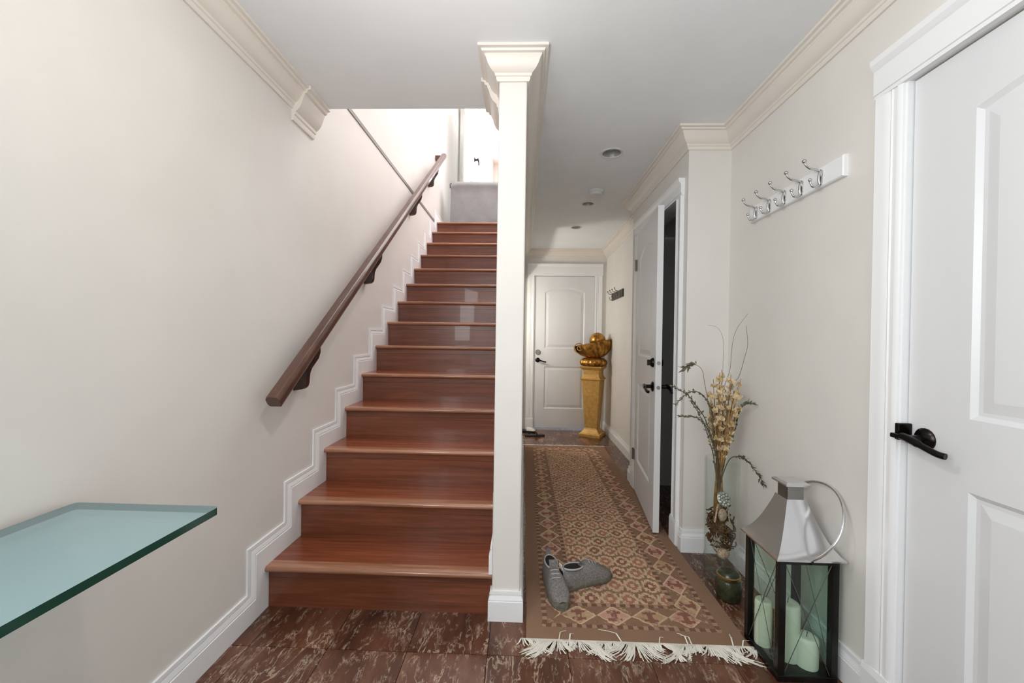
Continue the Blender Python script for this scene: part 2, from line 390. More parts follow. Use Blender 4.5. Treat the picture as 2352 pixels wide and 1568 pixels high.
for a in ((-1.0, -0.96, 0.5, 2.2), (1.0, 1.04, 0.5, 2.2), (-0.96, 1.0, 0.5, 0.54), (-0.96, 1.0, 2.16, 2.2), (0.0, 0.04, 0.54, 2.16)): wb.box(a[0], a[1], YBK - 0.08, YBK - 0.03, a[2], a[3])
w1 = struct(wb, 'added_back_window', M['white'])  # made-up window, added to hold the fill behind the camera
for a in ((-0.96, 0.0), (0.04, 1.0)): MB().box(a[0], a[1], YBK - 0.058, YBK - 0.052, 0.54, 2.16).build('pane', M['vase_glass'], w1)
wb = MB()
for a in ((-0.9, -0.86, 1.1, 2.2), (-0.04, 0.0, 1.1, 2.2), (-0.86, -0.04, 1.1, 1.14), (-0.86, -0.04, 2.16, 2.2)): wb.box(XL - 0.08, XL - 0.03, a[0], a[1], a[2], a[3])
w3 = struct(wb, 'added_side_window', M['white'])  # unseen side window, added around its fill lamp
MB().box(XL - 0.058, XL - 0.052, -0.86, -0.04, 1.14, 2.16).build('pane', M['vase_glass'], w3)
bxs('wall_side_room', M['wall'], (-0.75, -0.65, 4.3, YF, 0, 1.95), (-0.75, PX0, 4.3, 4.4, 0, 1.95), (-0.75, PX0, 4.3, YF, 1.95, 1.99))
# ceiling with real holes for the recessed lights
LIGHTS = [(0.538, 2.553, 0.06), (0.538, 3.497, 0.05), (0.531, 4.229, 0.05)]
ceil = bxs('ceiling', M['ceil'], (XL - 0.12, 1.9, YBK - 0.1, YO, CZ, UF - 0.03))
ceil2 = bxs('ceiling_hall', M['ceil'], (PX1, 1.9, YO, YF + 0.12, CZ, UF - 0.03), (PX0, PX1, YO, YP + 0.4, UF - 0.031, UF - 0.03))
def cut(ob, lights):
    c = MB()
    for x, y, r in lights: c.lathe([(r, CZ - 0.05), (r, CZ + 0.14)], (x, y, 0), 40)
    co = c.build('cutter', M['ceil'], origin=(0, 0, 0))
    md = ob.modifiers.new('cut', 'BOOLEAN'); md.operation = 'DIFFERENCE'; md.object = co; md.solver = 'EXACT'
    bpy.context.view_layer.update()
    me = bpy.data.meshes.new_from_object(ob.evaluated_get(bpy.context.evaluated_depsgraph_get()))
    ob.modifiers.remove(md); ob.data = me; bpy.data.objects.remove(co)
cut(ceil2, LIGHTS)
# upper storey
bxs('floor_upper', M['tread'], (XL, 2.6, YN1 + (NST - 1) * T_ + 0.06, 9.0, UF - 0.03, UF), (PX1, 2.6, 1.9, YN1 + (NST - 1) * T_ + 0.06, UF - 0.03, UF))
bxs('ceiling_upper', M['wall_up'], (XL - 0.12, 2.7, 1.7, 9.1, 5.1, 5.2))
bxs('wall_upper_end', M['wall_up'], (-0.8, 2.7, 8.95, 9.1, UF, 5.1), (XL - 0.12, -0.8, 7.0, 7.1, UF, UF + 0.5))
bxs('wall_upper_front', M['wall_up'], (XL, 2.7, 1.9, YO, UF - 0.03, 5.1))
bxs('wall_upper_right', M['wall_up'], (2.6, 2.7, 1.9, 9.0, UF - 0.03, 5.1))
bxs('wall_upper_left', M['wall_up'], (-0.84, -0.74, 6.35, 9.0, UF, 5.1), (XL - 0.12, XL, 6.46, 7.0, UF, 5.1))
struct(MB().box(XL, XL + 0.006, YO, 5.02, 2.605, 2.632), 'trim_1', M['grey_trim'])

wn = struct(MB().box(XL, -0.84, 7.0, 7.03, UF + 0.5, UF + 0.54), 'window_2', M['white'])
MB().box(XL, -0.84, 7.01, 7.02, UF + 0.54, 5.1).build('pane', M['skyglass'], wn)

# crown mouldings
xy = lambda x, y, w: (x, y, w)
CP = [(0, CZ), (0, 2.268), (0.008, 2.268), (0.012, 2.276), (0.012, 2.284), (0.017, 2.287), (0.019, 2.296), (0.026, 2.300), (0.036, 2.308), (0.046, 2.322), (0.052, 2.338), (0.058, 2.346), (0.058, 2.351), (0.068, 2.354), (0.072, 2.362), (0.084, 2.364), (0.084, CZ)]
CP2 = [(o * 1.1, CZ - (CZ - w) * 1.5) for o, w in CP]
def sweep_struct(name, path, prof, m, to3d=xy, flip=False):
    pr = [(-o, w) for o, w in prof] if flip else prof
    return struct(MB().sweep(path, pr, to3d), name, m, smooth=35)
sweep_struct('trim_2', [(XL, YBK), (XL, 1.885)], CP, M['crown'], flip=True)
sweep_struct('trim_3', [(XL, 1.868), (XL, YO)], CP2, M['crown'], flip=True)
sweep_struct('trim_4', [(XR, YBK), (XR, YJ), (XB, YJ), (XB, YBE), (XF, YBE), (XF, YF), (PX1, YF)], CP, M['crown'])
sweep_struct('trim_5', [(PX1, YF), (PX1, YP), (PX0, YP), (PX0, 1.82)], CP, M['crown'])
sweep_struct('trim_6', [(PX0, 1.815), (PX0, YO)], CP2, M['crown'])
# baseboards
BP = [(0, 0), (0.015, 0), (0.015, 0.082), (0.012, 0.084), (0.012, 0.087), (0.014, 0.089), (0.0085, 0.104), (0.005, 0.105), (0.005, 0.110), (0.009, 0.111), (0.008, 0.124), (0, 0.124)]
sweep_struct('baseboard_right', [(XR, DY1 + 0.095), (XR, YJ), (XB, YJ), (XB, YJ + 0.03)], BP, M['white'])
sweep_struct('baseboard_hall', [(XB, YBE - 0.08), (XB, YBE), (XF, YBE), (XF, YF), (FX1 + 0.115, YF)], BP, M['white'])
sweep_struct('baseboard_partition', [(PX1, 4.40), (PX1, YP), (PX0, YP), (PX0, YR1)], BP, M['white'])
sweep_struct('baseboard_near_right', [(XR, YBK), (XR, DY0 - 0.095)], BP, M['white'])
# stepped skirting, both sides of the stairs (path in the Y-Z plane)
SP = [(w, o) for o, w in BP]
path = [(YBK, 0)]
for n in range(NST): path += [(YR1 + n * T_, n * R_), (YR1 + n * T_, (n + 1) * R_)]
path += [(6.44, UF)]
sweep_struct('baseboard_left', path, SP, M['white'], to3d=lambda a, b, w: (XL + w, a, b))
sweep_struct('baseboard_stair', [(YP + 0.001, R_)] + path[3:-1] + [(YR1 + NST * T_, UF)], SP, M['white'], to3d=lambda a, b, w: (PX0 - w, a, b))

# ------------------------------------------------------------------ doors
KP = [(0, 0), (0, 0.012), (0.006, 0.016), (0.014, 0.017), (0.018, 0.013), (0.030, 0.013), (0.034, 0.016), (0.040, 0.013), (0.046, 0.016), (0.060, 0.018), (0.074, 0.019), (0.086, 0.021), (0.09, 0.018), (0.09, 0)]
def door_leaf(par, w, h, panels, f, hid='door_slab'):
    """slab in local coords x 0..w, y 0 (front) .. 0.036, z 0..h ; f maps local to the parent's space"""
    mb = MB(); g = 0.010
    def pr(poly, y0, y1): mb.prism(poly, lambda a, b: f(a, y0, b), lambda a, b: f(a, y1, b))
    rect = lambda x0, x1, z0, z1: [(x0, z0), (x1, z0), (x1, z1), (x0, z1)]
    pr(rect(0, w, 0, h), g, 0.036)
    px0, px1 = panels[0][0], panels[0][1]
    pr(rect(0, px0, 0, h), 0, g); pr(rect(px1, w, 0, h), 0, g)
    zs = sorted(panels, key=lambda q: q[2]); z = 0
    def top_edge(q, k=14):
        x0, x1, z0, z1, ar = q
        return [(x0 + (x1 - x0) * i / k, z1 + ar * (1 - (2 * i / k - 1) ** 2)) for i in range(k + 1)]
    for i, q in enumerate(zs):
        if i == 0: pr(rect(px0, px1, 0, q[2]), 0, g)
        zn = zs[i + 1][2] if i + 1 < len(zs) else h
        e = top_edge(q); pr(e + [(px1, zn), (px0, zn)], 0, g)
    sl = mb.build(hid, M['door'], par, local=True)
    for q in zs:
        x0, x1, z0, z1, ar = q; out = [(x0, z0), (x1, z0)] + top_edge(q)[::-1]
        cx, cz = (x0 + x1) / 2, (z0 + z1) / 2
        def ins(d): return [(cx + (a - cx) * (1 - d / ((x1 - x0) / 2)), cz + (b - cz) * (1 - d / ((z1 - z0) / 2))) for a, b in out]
        rings = [[f(a, y, b) for a, b in ins(d)] for d, y in ((0, 0.0), (0.012, g * 0.9), (0.022, g * 0.9), (0.05, 0.003))]
        pm = MB().loft(rings, True, False); nn_ = len(out); pm.f.append(tuple(range(3 * nn_, 4 * nn_))); pm.mi.append(0); pm.build('panel', M['door'], sl, local=True)
    return sl
def casing_set(par, a0, a1, ztop, f, head=0.125, w=0.09, cap=True):
    """side casings, head and cap; f(a, out, z) maps along-wall, out-of-wall, height to parent space"""
    for a, sgn in ((a0, -1), (a1, 1)):
        prof = [(a + sgn * o, t) for o, t in KP]
        MB().loft([[f(x, t, z) for x, t in prof] for z in (0.15, ztop)], True, True).build('casing', M['white'], par, local=True, smooth=35)
        mb = MB(); lo, hi = sorted((a, a + sgn * (w + 0.006)))
        mb.loft([[f(x, t, z) for x, t in ((lo, 0), (hi, 0), (hi, tt), (lo, tt))] for z, tt in ((0, 0.024), (0.13, 0.024), (0.15, 0.019))], True, True)
        mb.build('plinth', M['white'], par, local=True)
    lo, hi = a0 - w - 0.004, a1 + w + 0.004
    mb = MB()
    mb.loft([[f(lo, t, z) for t, z in HP(ztop, head)], [f(hi, t, z) for t, z in HP(ztop, head)]], True, True)
    mb.build('head', M['white'], par, local=True)
    # jamb
    for a, sgn in ((a0, 1), (a1, -1)):
        mb = MB(); l2, h2 = sorted((a, a + sgn * 0.008)); mb.loft([[f(x, t, z) for x, t in ((l2, 0.004), (h2, 0.004), (h2, -0.1), (l2, -0.1))] for z in (0, ztop)], True, True)
        mb.build('jamb', M['white'], par, local=True)
def HP(z, head):
    return [(0, z), (0.018, z), (0.018, z + 0.012), (0.022, z + 0.014), (0.022, z + head - 0.035), (0.026, z + head - 0.03), (0.034, z + head - 0.018), (0.036, z + head), (0, z + head)]
def lever(par, f, flip=1, flat=False):
    """f(a, out, z): a along the door (lever points to +a*flip), out from its face"""
    mb = MB(); k = 20
    ring = lambda r, o: [f(r * math.cos(t), o, r * math.sin(t)) for t in (2 * math.pi * i / k for i in range(k))]
    mb.loft([ring(0.032, 0), ring(0.032, 0.004), ring(0.026, 0.010), ring(0.012, 0.014), ring(0.011, 0.045), ring(0.013, 0.05)], True, True)
    h = mb.build('handle', M['bronze'], par, local=True, smooth=40)
    mb = MB(); pts = [(-0.018, 0.05, 0.004), (0.0, 0.052, 0.002), (0.03, 0.054, -0.004), (0.06, 0.055, -0.012), (0.09, 0.053, -0.02), (0.108, 0.048, -0.022)]
    mb.tube([f(a * flip, o, z) for a, o, z in smoothpts(pts, 4)], [0.0115] * 10 + [0.009] * 11, 10)
    mb.build('lever', M['bronze'], par if flat else h, local=True, smooth=40)
    return h

# near right-hand door (closed, in the right wall)
d1 = empty('door_1', (XR, DY0, 0), kind='structure')
fd = lambda a, o, z: (-o, a, z)                       # local: a along +Y, o out of the wall (towards -X)
casing_set(d1, 0, DY1 - DY0, DZ, fd)
dw = DY1 - DY0 - 0.022
sl = door_leaf(d1, dw, DZ - 0.012, [(0.17, dw - 0.165, 0.99, 1.80, 0.035), (0.17, dw - 0.165, 0.16, 0.80, 0)], lambda a, y, z: (0.012 + y, 0.010 + a, z + 0.008))
hb = lever(d1, lambda a, o, z: (0.012 - o, 0.786 - a * 0.95, 0.918 + z), 1)
mb = MB().box(-0.03, 0.012, 0.824, 0.837, 0.905, 0.955); mb.box(-0.045, -0.028, 0.80, 0.836, 0.912, 0.926)
mb.build('latch', M['bronze'], hb, local=True, bevel=0.003)

# far door
d2 = empty('door_2', (FX0, YF, 0), kind='structure')
ff = lambda a, o, z: (a, -o, z)
casing_set(d2, 0, FX1 - FX0, FZ, ff, head=0.155)
dw = FX1 - FX0 - 0.02
door_leaf(d2, dw, FZ - 0.03, [(0.135, dw - 0.125, 1.05, 1.80, 0.06), (0.135, dw - 0.125, 0.25, 0.81, 0)], lambda a, y, z: (0.01 + a, 0.014 + y, z + 0.022))
lever(d2, lambda a, o, z: (0.058 + a, 0.014 - o, 0.915 + z), 1)
mb = MB(); mb.loft([[(0.06 + r * math.cos(t), 0.014 - y, 1.02 + r * math.sin(t)) for t in (2 * math.pi * i / 20 for i in range(20))] for r, y in ((0.034, 0), (0.034, 0.008), (0.026, 0.018))], True, True)
mb.build('deadbolt', M['nickel'], d2, local=True, smooth=40)

# closet door, ajar
d3 = empty('door_3', (XB, OY0, 0), kind='structure')
casing_set(d3, 0, OY1 - OY0, OZ, fd, head=0.10)
lw = 0.755
flf = lambda a, y, z: (y - 0.002, -a, z + 0.018)       # a from the hinge towards the latch
d3l = door_leaf(d3, lw, 2.0, [(0.13, lw - 0.15, 1.06, 1.80, 0.05), (0.13, lw - 0.15, 0.25, 0.85, 0)], flf)
d3l.location = (-0.020, OY1 - OY0 - 0.004, 0); d3l.rotation_euler = (0, 0, math.radians(-6.6))
for sgn, y0 in ((1, 0.0), (-1, 0.036)):
    lever(d3l, (lambda s_, yy: lambda a, o, z: (yy - 0.002 - s_ * o, -(lw - 0.065 - a), 0.905 + z))(sgn, y0), -1, flat=True)
    mb = MB(); mb.loft([[(y0 - 0.002 - sgn * o, -(lw - 0.065) + r * math.cos(t), 1.055 + r * math.sin(t)) for t in (2 * math.pi * i / 18 for i in range(18))] for r, o in ((0.03, 0), (0.03, 0.006), (0.022, 0.018))], True, True)
    if sgn == 1: mb.box(-0.04, -0.018, -(lw - 0.065) - 0.006, -(lw - 0.065) + 0.006, 1.037, 1.073)
    mb.build('deadbolt', M['bronze'], d3l, local=True, smooth=40)
for z in (0.905, 1.055):
    MB().loft([[(0.016 + 0.011 * math.cos(t), -lw - o, z + 0.012 * math.sin(t)) for t in (2 * math.pi * i / 16 for i in range(16))] for o in (0, 0.003)], True, True).build('latch_plate', M['nickel'], d3l, local=True)
for z in (0.29, 1.79):
    mb = MB(); mb.tube([(-0.012, 0.004, z - 0.045), (-0.012, 0.004, z + 0.045)], 0.007, 10); mb.box(-0.004, -0.0015, -0.03, 0.0, z - 0.044, z + 0.044)
    mb.build('hinge', M['nickel'], d3l, local=True)

# upstairs door with a dark lever
d4 = empty('door_4', (-0.74, 5.5, UF), kind='structure')
door_leaf(d4, 0.82, 2.0, [(0.13, 0.69, 1.1, 1.8, 0.05), (0.13, 0.69, 0.25, 0.9, 0)], lambda a, y, z: (-y, a, z))
lever(d4, lambda a, o, z: (o, 0.16 + a, 1.09 + z), 1)

# ------------------------------------------------------------------ staircase
st = empty('staircase', (-0.62, YR1, 0), 'straight flight of reddish brown wooden stairs with glossy nosings', 'staircase')
SX0, SX1 = XL + 0.0152, PX0 - 0.0152
for n in range(NST):
    yr = YR1 + n * T_; z = (n + 1) * R_; yn = yr - 0.03
    rz = z - 0.028; SX1 = PX0 if n == 0 else PX0 - 0.0152
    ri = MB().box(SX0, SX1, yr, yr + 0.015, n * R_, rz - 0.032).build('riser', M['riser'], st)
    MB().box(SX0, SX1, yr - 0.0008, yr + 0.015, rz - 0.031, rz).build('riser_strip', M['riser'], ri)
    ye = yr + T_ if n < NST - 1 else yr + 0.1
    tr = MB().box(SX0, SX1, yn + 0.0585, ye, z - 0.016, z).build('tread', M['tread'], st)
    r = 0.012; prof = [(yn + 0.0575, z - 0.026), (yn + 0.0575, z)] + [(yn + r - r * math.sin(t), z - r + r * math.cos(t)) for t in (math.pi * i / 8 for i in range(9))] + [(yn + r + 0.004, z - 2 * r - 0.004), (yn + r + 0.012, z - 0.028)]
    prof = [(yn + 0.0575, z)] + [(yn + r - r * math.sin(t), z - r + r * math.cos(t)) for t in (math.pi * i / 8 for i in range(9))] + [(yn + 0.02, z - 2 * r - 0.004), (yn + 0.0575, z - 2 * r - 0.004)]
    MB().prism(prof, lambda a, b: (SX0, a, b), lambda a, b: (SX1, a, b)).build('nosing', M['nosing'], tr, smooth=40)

# ------------------------------------------------------------------ handrail
hr = empty('handrail', (XL, 1.6, 0.9), 'dark brown wooden handrail on curved brackets along the left stair wall', 'handrail')
hx = -1.024; y0, z0, y1, z1 = 1.605, 0.915, 4.93, 3.445
sd = Vector((0, y1 - y0, z1 - z0)).normalized(); sn = Vector((0, -sd.z, sd.y))
sec = [(-0.031, -0.012), (-0.024, -0.027), (0.024, -0.027), (0.031, -0.012), (0.031, 0.012), (0.02, 0.029), (-0.02, 0.029), (-0.031, 0.012)]
def ringat(c): return [c + Vector((a, 0, 0)) + sn * b for a, b in sec]
MB().loft([ringat(Vector((hx, y0, z0))), ringat(Vector((hx, y1, z1)))], True, True).build('rail', M['rail'], hr, bevel=0.004)
MB().box(XL, hx - 0.03, y1 - 0.06, y1 - 0.006, z1 - 0.075, z1 - 0.018).build('rail_return', M['rail'], hr, bevel=0.004)
for yb in (1.925, 2.76, 3.82, 4.54):
    zt = z0 + (yb - y0) * sd.z / sd.y - 0.02
    cur = [(0.128, 0.0), (0.127, -0.03), (0.118, -0.058), (0.1, -0.083), (0.083, -0.106), (0.073, -0.13), (0.07, -0.155), (0.069, -0.18), (0.063, -0.197), (0.05, -0.208), (0.03, -0.212), (0.012, -0.214)]
    poly = [(0.0, -0.10), (0.03, -0.07), (0.06, -0.03), (0.08, 0.0)] + cur + [(0.0, -0.216)]
    slp = sd.z / sd.y; hw = 0.019
    mb = MB(); mb.loft([[(XL + a * 0.92, yb - hw, zt + b + (-hw * slp if b > -0.01 else 0)) for a, b in poly], [(XL + a * 0.92, yb + hw, zt + b + (hw * slp if b > -0.01 else 0)) for a, b in poly]], True, True)
    mb.build('bracket', M['bracket'], hr, bevel=0.003)

# ------------------------------------------------------------------ rug
rug = empty('runner_rug', (0.026 + RW / 2, 1.572 + RL / 2, 0), 'long faded red and brown patterned runner rug with white fringe', 'rug')
mb = MB(); nx, ny = 6, 16
rp = lambda i, j: (-RW / 2 + RW * i / nx, -RL / 2 + RL * j / ny)
top = [[(rp(i, j)[0] + 0.004 * math.sin(j * 1.3) * (1 if i in (0, nx) else 0), rp(i, j)[1] + 0.003 * math.sin(i * 2.1), 0.008) for i in range(nx + 1)] for j in range(ny + 1)]
mb.loft(top, False, False)
edge = [top[0][i] for i in range(nx + 1)] + [top[j][nx] for j in range(1, ny + 1)] + [top[ny][i] for i in range(nx - 1, -1, -1)] + [top[j][0] for j in range(ny - 1, 0, -1)]
mb.loft([[(a, b, 0.0) for a, b, c in edge], edge], True, False)
mb.build('pile', M['rug'], rug, local=True)
def fringe(sign, n, lmin, lmax):
    mb = MB(); y = sign * RL / 2
    for k in range(n):
        x = -RW / 2 - 0.02 + (RW + 0.04) * (k + random.random()) / n; L = random.uniform(lmin, lmax)
        grp = math.sin(x * 23) * 0.5 + math.sin(x * 61 + 1) * 0.45 + math.sin(x * 140) * 0.3; L *= 0.8 + 0.35 * math.sin(x * 37 + 2)
        dx = (grp * 0.06 + random.uniform(-0.012, 0.012)); up_ = random.random() < 0.012
        s = sign if not up_ else -sign
        w = random.uniform(0.0016, 0.003)
        p0 = Vector((x, y, 0.007)); pts = [p0, p0 + Vector((dx * 0.3, s * L * 0.4, 0.004 + (0.012 if up_ else 0))), p0 + Vector((dx * 0.8, s * L * 0.75, -0.001 + (0.01 if up_ else 0))), p0 + Vector((dx * 1.5, s * L, -0.004 + (0.008 if up_ else 0)))]
        mb.loft([[q + Vector((-w, 0, 0)), q + Vector((0, 0, 0.0018)), q + Vector((w, 0, 0))] for q in pts], True, True)
    # knotted edge band
    for k in range(90):
        x = -RW / 2 + RW * (k + 0.5) / 90; mb.ball((x, y + sign * 0.004, 0.007), 0.0055, 6, 4, (1, 1, 0.5))
    o = mb.build('fringe', M['fringe'], rug, local=True); o['kind'] = 'stuff'
fringe(-1, 520, 0.05, 0.085); fringe(1, 260, 0.025, 0.045)

# ------------------------------------------------------------------ shoes
def shoe(loc, rz, label, flop=0.0, lr=1):
    s = empty('shoe', loc, label, 'shoe', 'pair of grey sneakers on the rug', rz)
    # local: +x toe direction, length 0.28
    st_ = [(-0.14, 0.022), (-0.13, 0.031), (-0.10, 0.036), (-0.05, 0.035), (0.0, 0.037), (0.05, 0.045), (0.09, 0.046), (0.12, 0.036), (0.135, 0.022), (0.142, 0.008)]
    cy = lambda x: 0.010 * lr * max(0, (x + 0.02)) / 0.16
    def outline(z, gr):
        L = [(x, cy(x) + w * gr) for x, w in st_]; Rr = [(x, cy(x) - w * gr) for x, w in st_[::-1]]
        return [(x + (0.004 * gr if x > 0.13 else 0), y, z) for x, y in L + Rr]
    MB().loft([outline(0, 0.9), outline(0.006, 1.02), outline(0.022, 1.06), outline(0.03, 1.0)], True, True).build('sole', M['sole'], s, local=True, smooth=50)
    topz = lambda x: 0.03 + (0.072 if x < -0.12 else 0.068 - 0.012 * math.sin((x + 0.12) / 0.12 * math.pi) + 0.012 * (x + 0.12) / 0.12 if x < 0.0 else max(0.008, 0.080 * (1 - (x / 0.15) ** 1.35)))
    rings = []; N = 16
    xs = [-0.139, -0.13, -0.11, -0.08, -0.05, -0.02, 0.0, 0.03, 0.06, 0.09, 0.115, 0.13, 0.139]
    def wd(x):
        for (a, wa), (b, wb_) in zip(st_, st_[1:]):
            if a <= x <= b: return wa + (wb_ - wa) * (x - a) / (b - a)
        return 0.02
    for x in xs:
        w = wd(x); h = topz(x) - 0.026; ring = []
        for i in range(N + 1):
            t = math.pi * i / N; ct = math.cos(t); sp = math.sin(t)
            lean = 0.85 if x < 0.01 else 1.0
            yy = cy(x) + w * (abs(ct) ** 0.75) * (1 if ct > 0 else -1) * (1 - (1 - lean) * sp)
            ring.append((x, yy, 0.026 + h * sp ** 0.6 + flop * sp * (0.012 if x < -0.02 else 0)))
        rings.append(ring)
    MB().loft(rings, False, False).build('upper', M['shoe'], s, local=True, smooth=60)
    # collar opening: dark ellipse with a paler binding, tilted towards the toe
    def ell(rx, ry, dz): return [(-0.072 + rx * math.cos(t), ry * math.sin(t), 0.0965 - 0.004 * math.cos(t) + dz + flop * 0.012) for t in (2 * math.pi * i / 24 for i in range(24))]
    MB().loft([ell(0.053, 0.030, 0.002), ell(0.046, 0.024, -0.002), ell(0.040, 0.018, -0.008)], True, True).build('lining', M['shoe_in'], s, local=True, smooth=50)
    e = ell(0.053, 0.030, 0.002); MB().tube(e + [e[0]], 0.0042, 6).build('collar', M['shoe_rim'], s, local=True, smooth=60)
    # tongue and heel tab
    MB().loft([[(-0.026 + dx, y, z) for y in (-0.017, 0, 0.017)] + [(-0.022 + dx, y, z) for y in (0.017, 0, -0.017)] for dx, z in ((0.012, 0.088), (0.0, 0.103), (-0.012, 0.118), (-0.018, 0.124))], True, True).build('tongue', M['shoe'], s, local=True, smooth=60)
    MB().loft([[(-0.130 - dx, y, z) for y in (-w, w)] + [(-0.134 - dx, y, z) for y in (w, -w)] for dx, z, w in ((0, 0.09, 0.008), (0.006, 0.105, 0.011), (0.012, 0.118, 0.012), (0.012, 0.128, 0.009))], True, True).build('heel_tab', M['tabw'] if lr < 0 else M['shoe'], s, local=True, smooth=60)
    for k in range(3):
        x = 0.012 + k * 0.018; MB().tube(smoothpts([(x, -0.02, topz(x) - 0.003), (x + 0.004, 0, topz(x + 0.004) + 0.003), (x, 0.02, topz(x) - 0.003)], 4), 0.0022, 6).build('lace', M['shoe_rim'], s, local=True)
    return s
shoe((0.158, 1.875, 0.008), math.radians(-82), 'grey sneaker with its toe pointing towards the stair wall end and the viewer', 0, 1)
shoe((0.315, 1.945, 0.008), math.radians(28), 'grey sneaker turned sideways with its toe pointing along the rug', 0, -1)

# ------------------------------------------------------------------ glass console table
gt = empty('glass_table', (-0.91, 0.5, 0), 'thick green tinted glass console table by the left wall', 'table')
gx0, gx1, gy0, gy1, gz0, gz1 = -1.094, -0.733, -0.25, 0.945, 0.756, 0.773
def rounded(x0, x1, y0_, y1_, r, k=6):
    pts = []
    for cx, cy_, a0 in ((x1 - r, y1_ - r, 0), (x0 + r, y1_ - r, 90), (x0 + r, y0_ + r, 180), (x1 - r, y0_ + r, 270)):
        for i in range(k + 1):
            t = math.radians(a0 + 90 * i / k); pts.append((cx + r * math.cos(t), cy_ + r * math.sin(t)))
    return pts
gp = rounded(gx0, gx1, gy0, gy1, 0.012); n = len(gp)
mb = MB(); mb.add([(a, b, gz0) for a, b in gp] + [(a, b, gz1) for a, b in gp], [tuple(range(n))[::-1], tuple(range(n, 2 * n))], 0)
mb.add([(a, b, gz0) for a, b in gp] + [(a, b, gz1) for a, b in gp], [(i, (i + 1) % n, n + (i + 1) % n, n + i) for i in range(n)], 1)
mb.build('tabletop', [M['top_glass'], M['edge_glass']], gt)
for yy in (-0.12, 0.22):
    MB().box(-1.06, -0.77, yy, yy + 0.016, 0.0, gz0).build('leg', M['vase_glass'], gt)

# ------------------------------------------------------------------ hook racks
def hook_rack(name, loc, L, hgt, n, label, board_m, hook_m, spacing, first):
    r = empty(name, loc, label, 'coat rack')
    # local: y along the wall, -x out of the wall
    mb = MB(); mb.loft([[(-o, y, z) for y, z in ((L * 0 + i_, -hgt / 2 + i_), (L - i_, -hgt / 2 + i_), (L - i_, hgt / 2 - i_), (i_, hgt / 2 - i_))] for o, i_ in ((0, 0), (0.014, 0), (0.018, 0.004))], True, True)
    mb.build('board', board_m, r, local=True)
    for k in range(n):
        y = first + spacing * k
        mb = MB(); mb.loft([[(-0.018 - o, y + a * w_, z) for a, z in ((-0.008, -0.034), (0.008, -0.034), (0.009, 0.02), (0, 0.028), (-0.009, 0.02))] for o, w_ in ((0, 1), (0.004, 0.8))], True, True)
        spine = smoothpts([(-0.021, y, 0.02), (-0.027, y, 0.005), (-0.027, y, -0.015), (-0.024, y, -0.03)], 4)
        mb.tube(spine, 0.005, 8)
        a1 = smoothpts([(-0.021, y, 0.018), (-0.04, y, 0.026), (-0.06, y, 0.030), (-0.075, y, 0.040), (-0.083, y, 0.055)], 5)
        mb.tube(a1, [0.0045] * 12 + [0.0036] * (len(a1) - 12), 8); mb.ball((-0.083, y, 0.058), 0.0085, 10, 8)
        a2 = smoothpts([(-0.024, y, -0.028), (-0.036, y, -0.040), (-0.050, y, -0.038), (-0.058, y, -0.026), (-0.060, y, -0.016)], 5)
        mb.tube(a2, [0.0045] * 12 + [0.0036] * (len(a2) - 12), 8); mb.ball((-0.060, y, -0.014), 0.007, 10, 8)
        mb.build('hook', hook_m, r, local=True, smooth=50)
    return r
hook_rack('coat_hook_rack', (XR, 1.468, 1.832), 0.592, 0.078, 5, 'white board with five chrome double hooks on the right wall', M['white'], M['chrome'], 0.1068, 0.105)
hook_rack('coat_hook_rack', (XF, 4.36, 1.712), 0.53, 0.085, 4, 'small dark wooden board of hooks on the far hall wall', M['plaque'], M['nickel'], 0.118, 0.09)

# ------------------------------------------------------------------ ceiling fixtures
LBL = ['large recessed ceiling downlight nearest in the hall', 'small recessed ceiling downlight behind the smoke detector', 'farthest recessed downlight in the hall ceiling']
for (x, y, r), lb in zip(LIGHTS, LBL):
    d = empty('downlight', (x, y, CZ), lb, 'ceiling light', 'recessed downlights')
    MB().lathe([(r - 0.002, 0.002), (r - 0.002, -0.002), (r + 0.004, -0.004), (r + 0.013, -0.003), (r + 0.015, 0.0)], (0, 0, 0), 40, False).build('trim_ring', M['plastic'], d, local=True, smooth=50)
    MB().lathe([(r - 0.001, 0.0), (r - 0.004, 0.02), (r * 0.8, 0.07), (r * 0.45, 0.11), (0.004, 0.125)], (0, 0, 0), 40, False, rfun=lambda a, z: 1 + 0.02 * math.cos(12 * a)).build('reflector', M['can'], d, local=True, smooth=60)
    MB().lathe([(0.004, 0.028), (0.018, 0.03), (0.024, 0.045), (0.014, 0.08), (0.012, 0.11)], (0, 0, 0), 24).build('bulb', M['plastic'], d, local=True, smooth=60)
PXL, PYL, PZL = -0.22, 0.8, 2.08
pn_ = empty('pendant_lamp', (PXL, PYL, CZ), 'small frosted globe pendant lamp hanging above the entry floor', 'ceiling light')
MB().lathe([(0.06, 0), (0.06, -0.012), (0.05, -0.022), (0.008, -0.024)], (0, 0, 0), 28).build('canopy', M['nickel'], pn_, local=True, smooth=40)
MB().tube([(0, 0, -0.02), (0, 0, PZL - CZ + 0.06)], 0.006, 10).build('rod', M['nickel'], pn_, local=True, smooth=40)
MB().lathe([(0.02, PZL - CZ + 0.085), (0.035, PZL - CZ + 0.075), (0.036, PZL - CZ + 0.055)], (0, 0, 0), 24).build('holder', M['nickel'], pn_, local=True, smooth=40)
MB().ball((0, 0, PZL - CZ), 0.062, 24, 16).build('globe', M['glow'], pn_, local=True, smooth=60)
ppl = bpy.data.lights.new('pendant_light', 'POINT'); ppl.energy = 14; ppl.color = (1, 0.95, 0.88); ppl.shadow_soft_size = 0.03
ppo = bpy.data.objects.new('pendant_light', ppl); COL.objects.link(ppo); ppo.location = (PXL, PYL, PZL - 0.10)
sm = empty('smoke_detector', (0.554, 3.2, CZ), 'round white smoke detector on the hall ceiling', 'smoke detector')
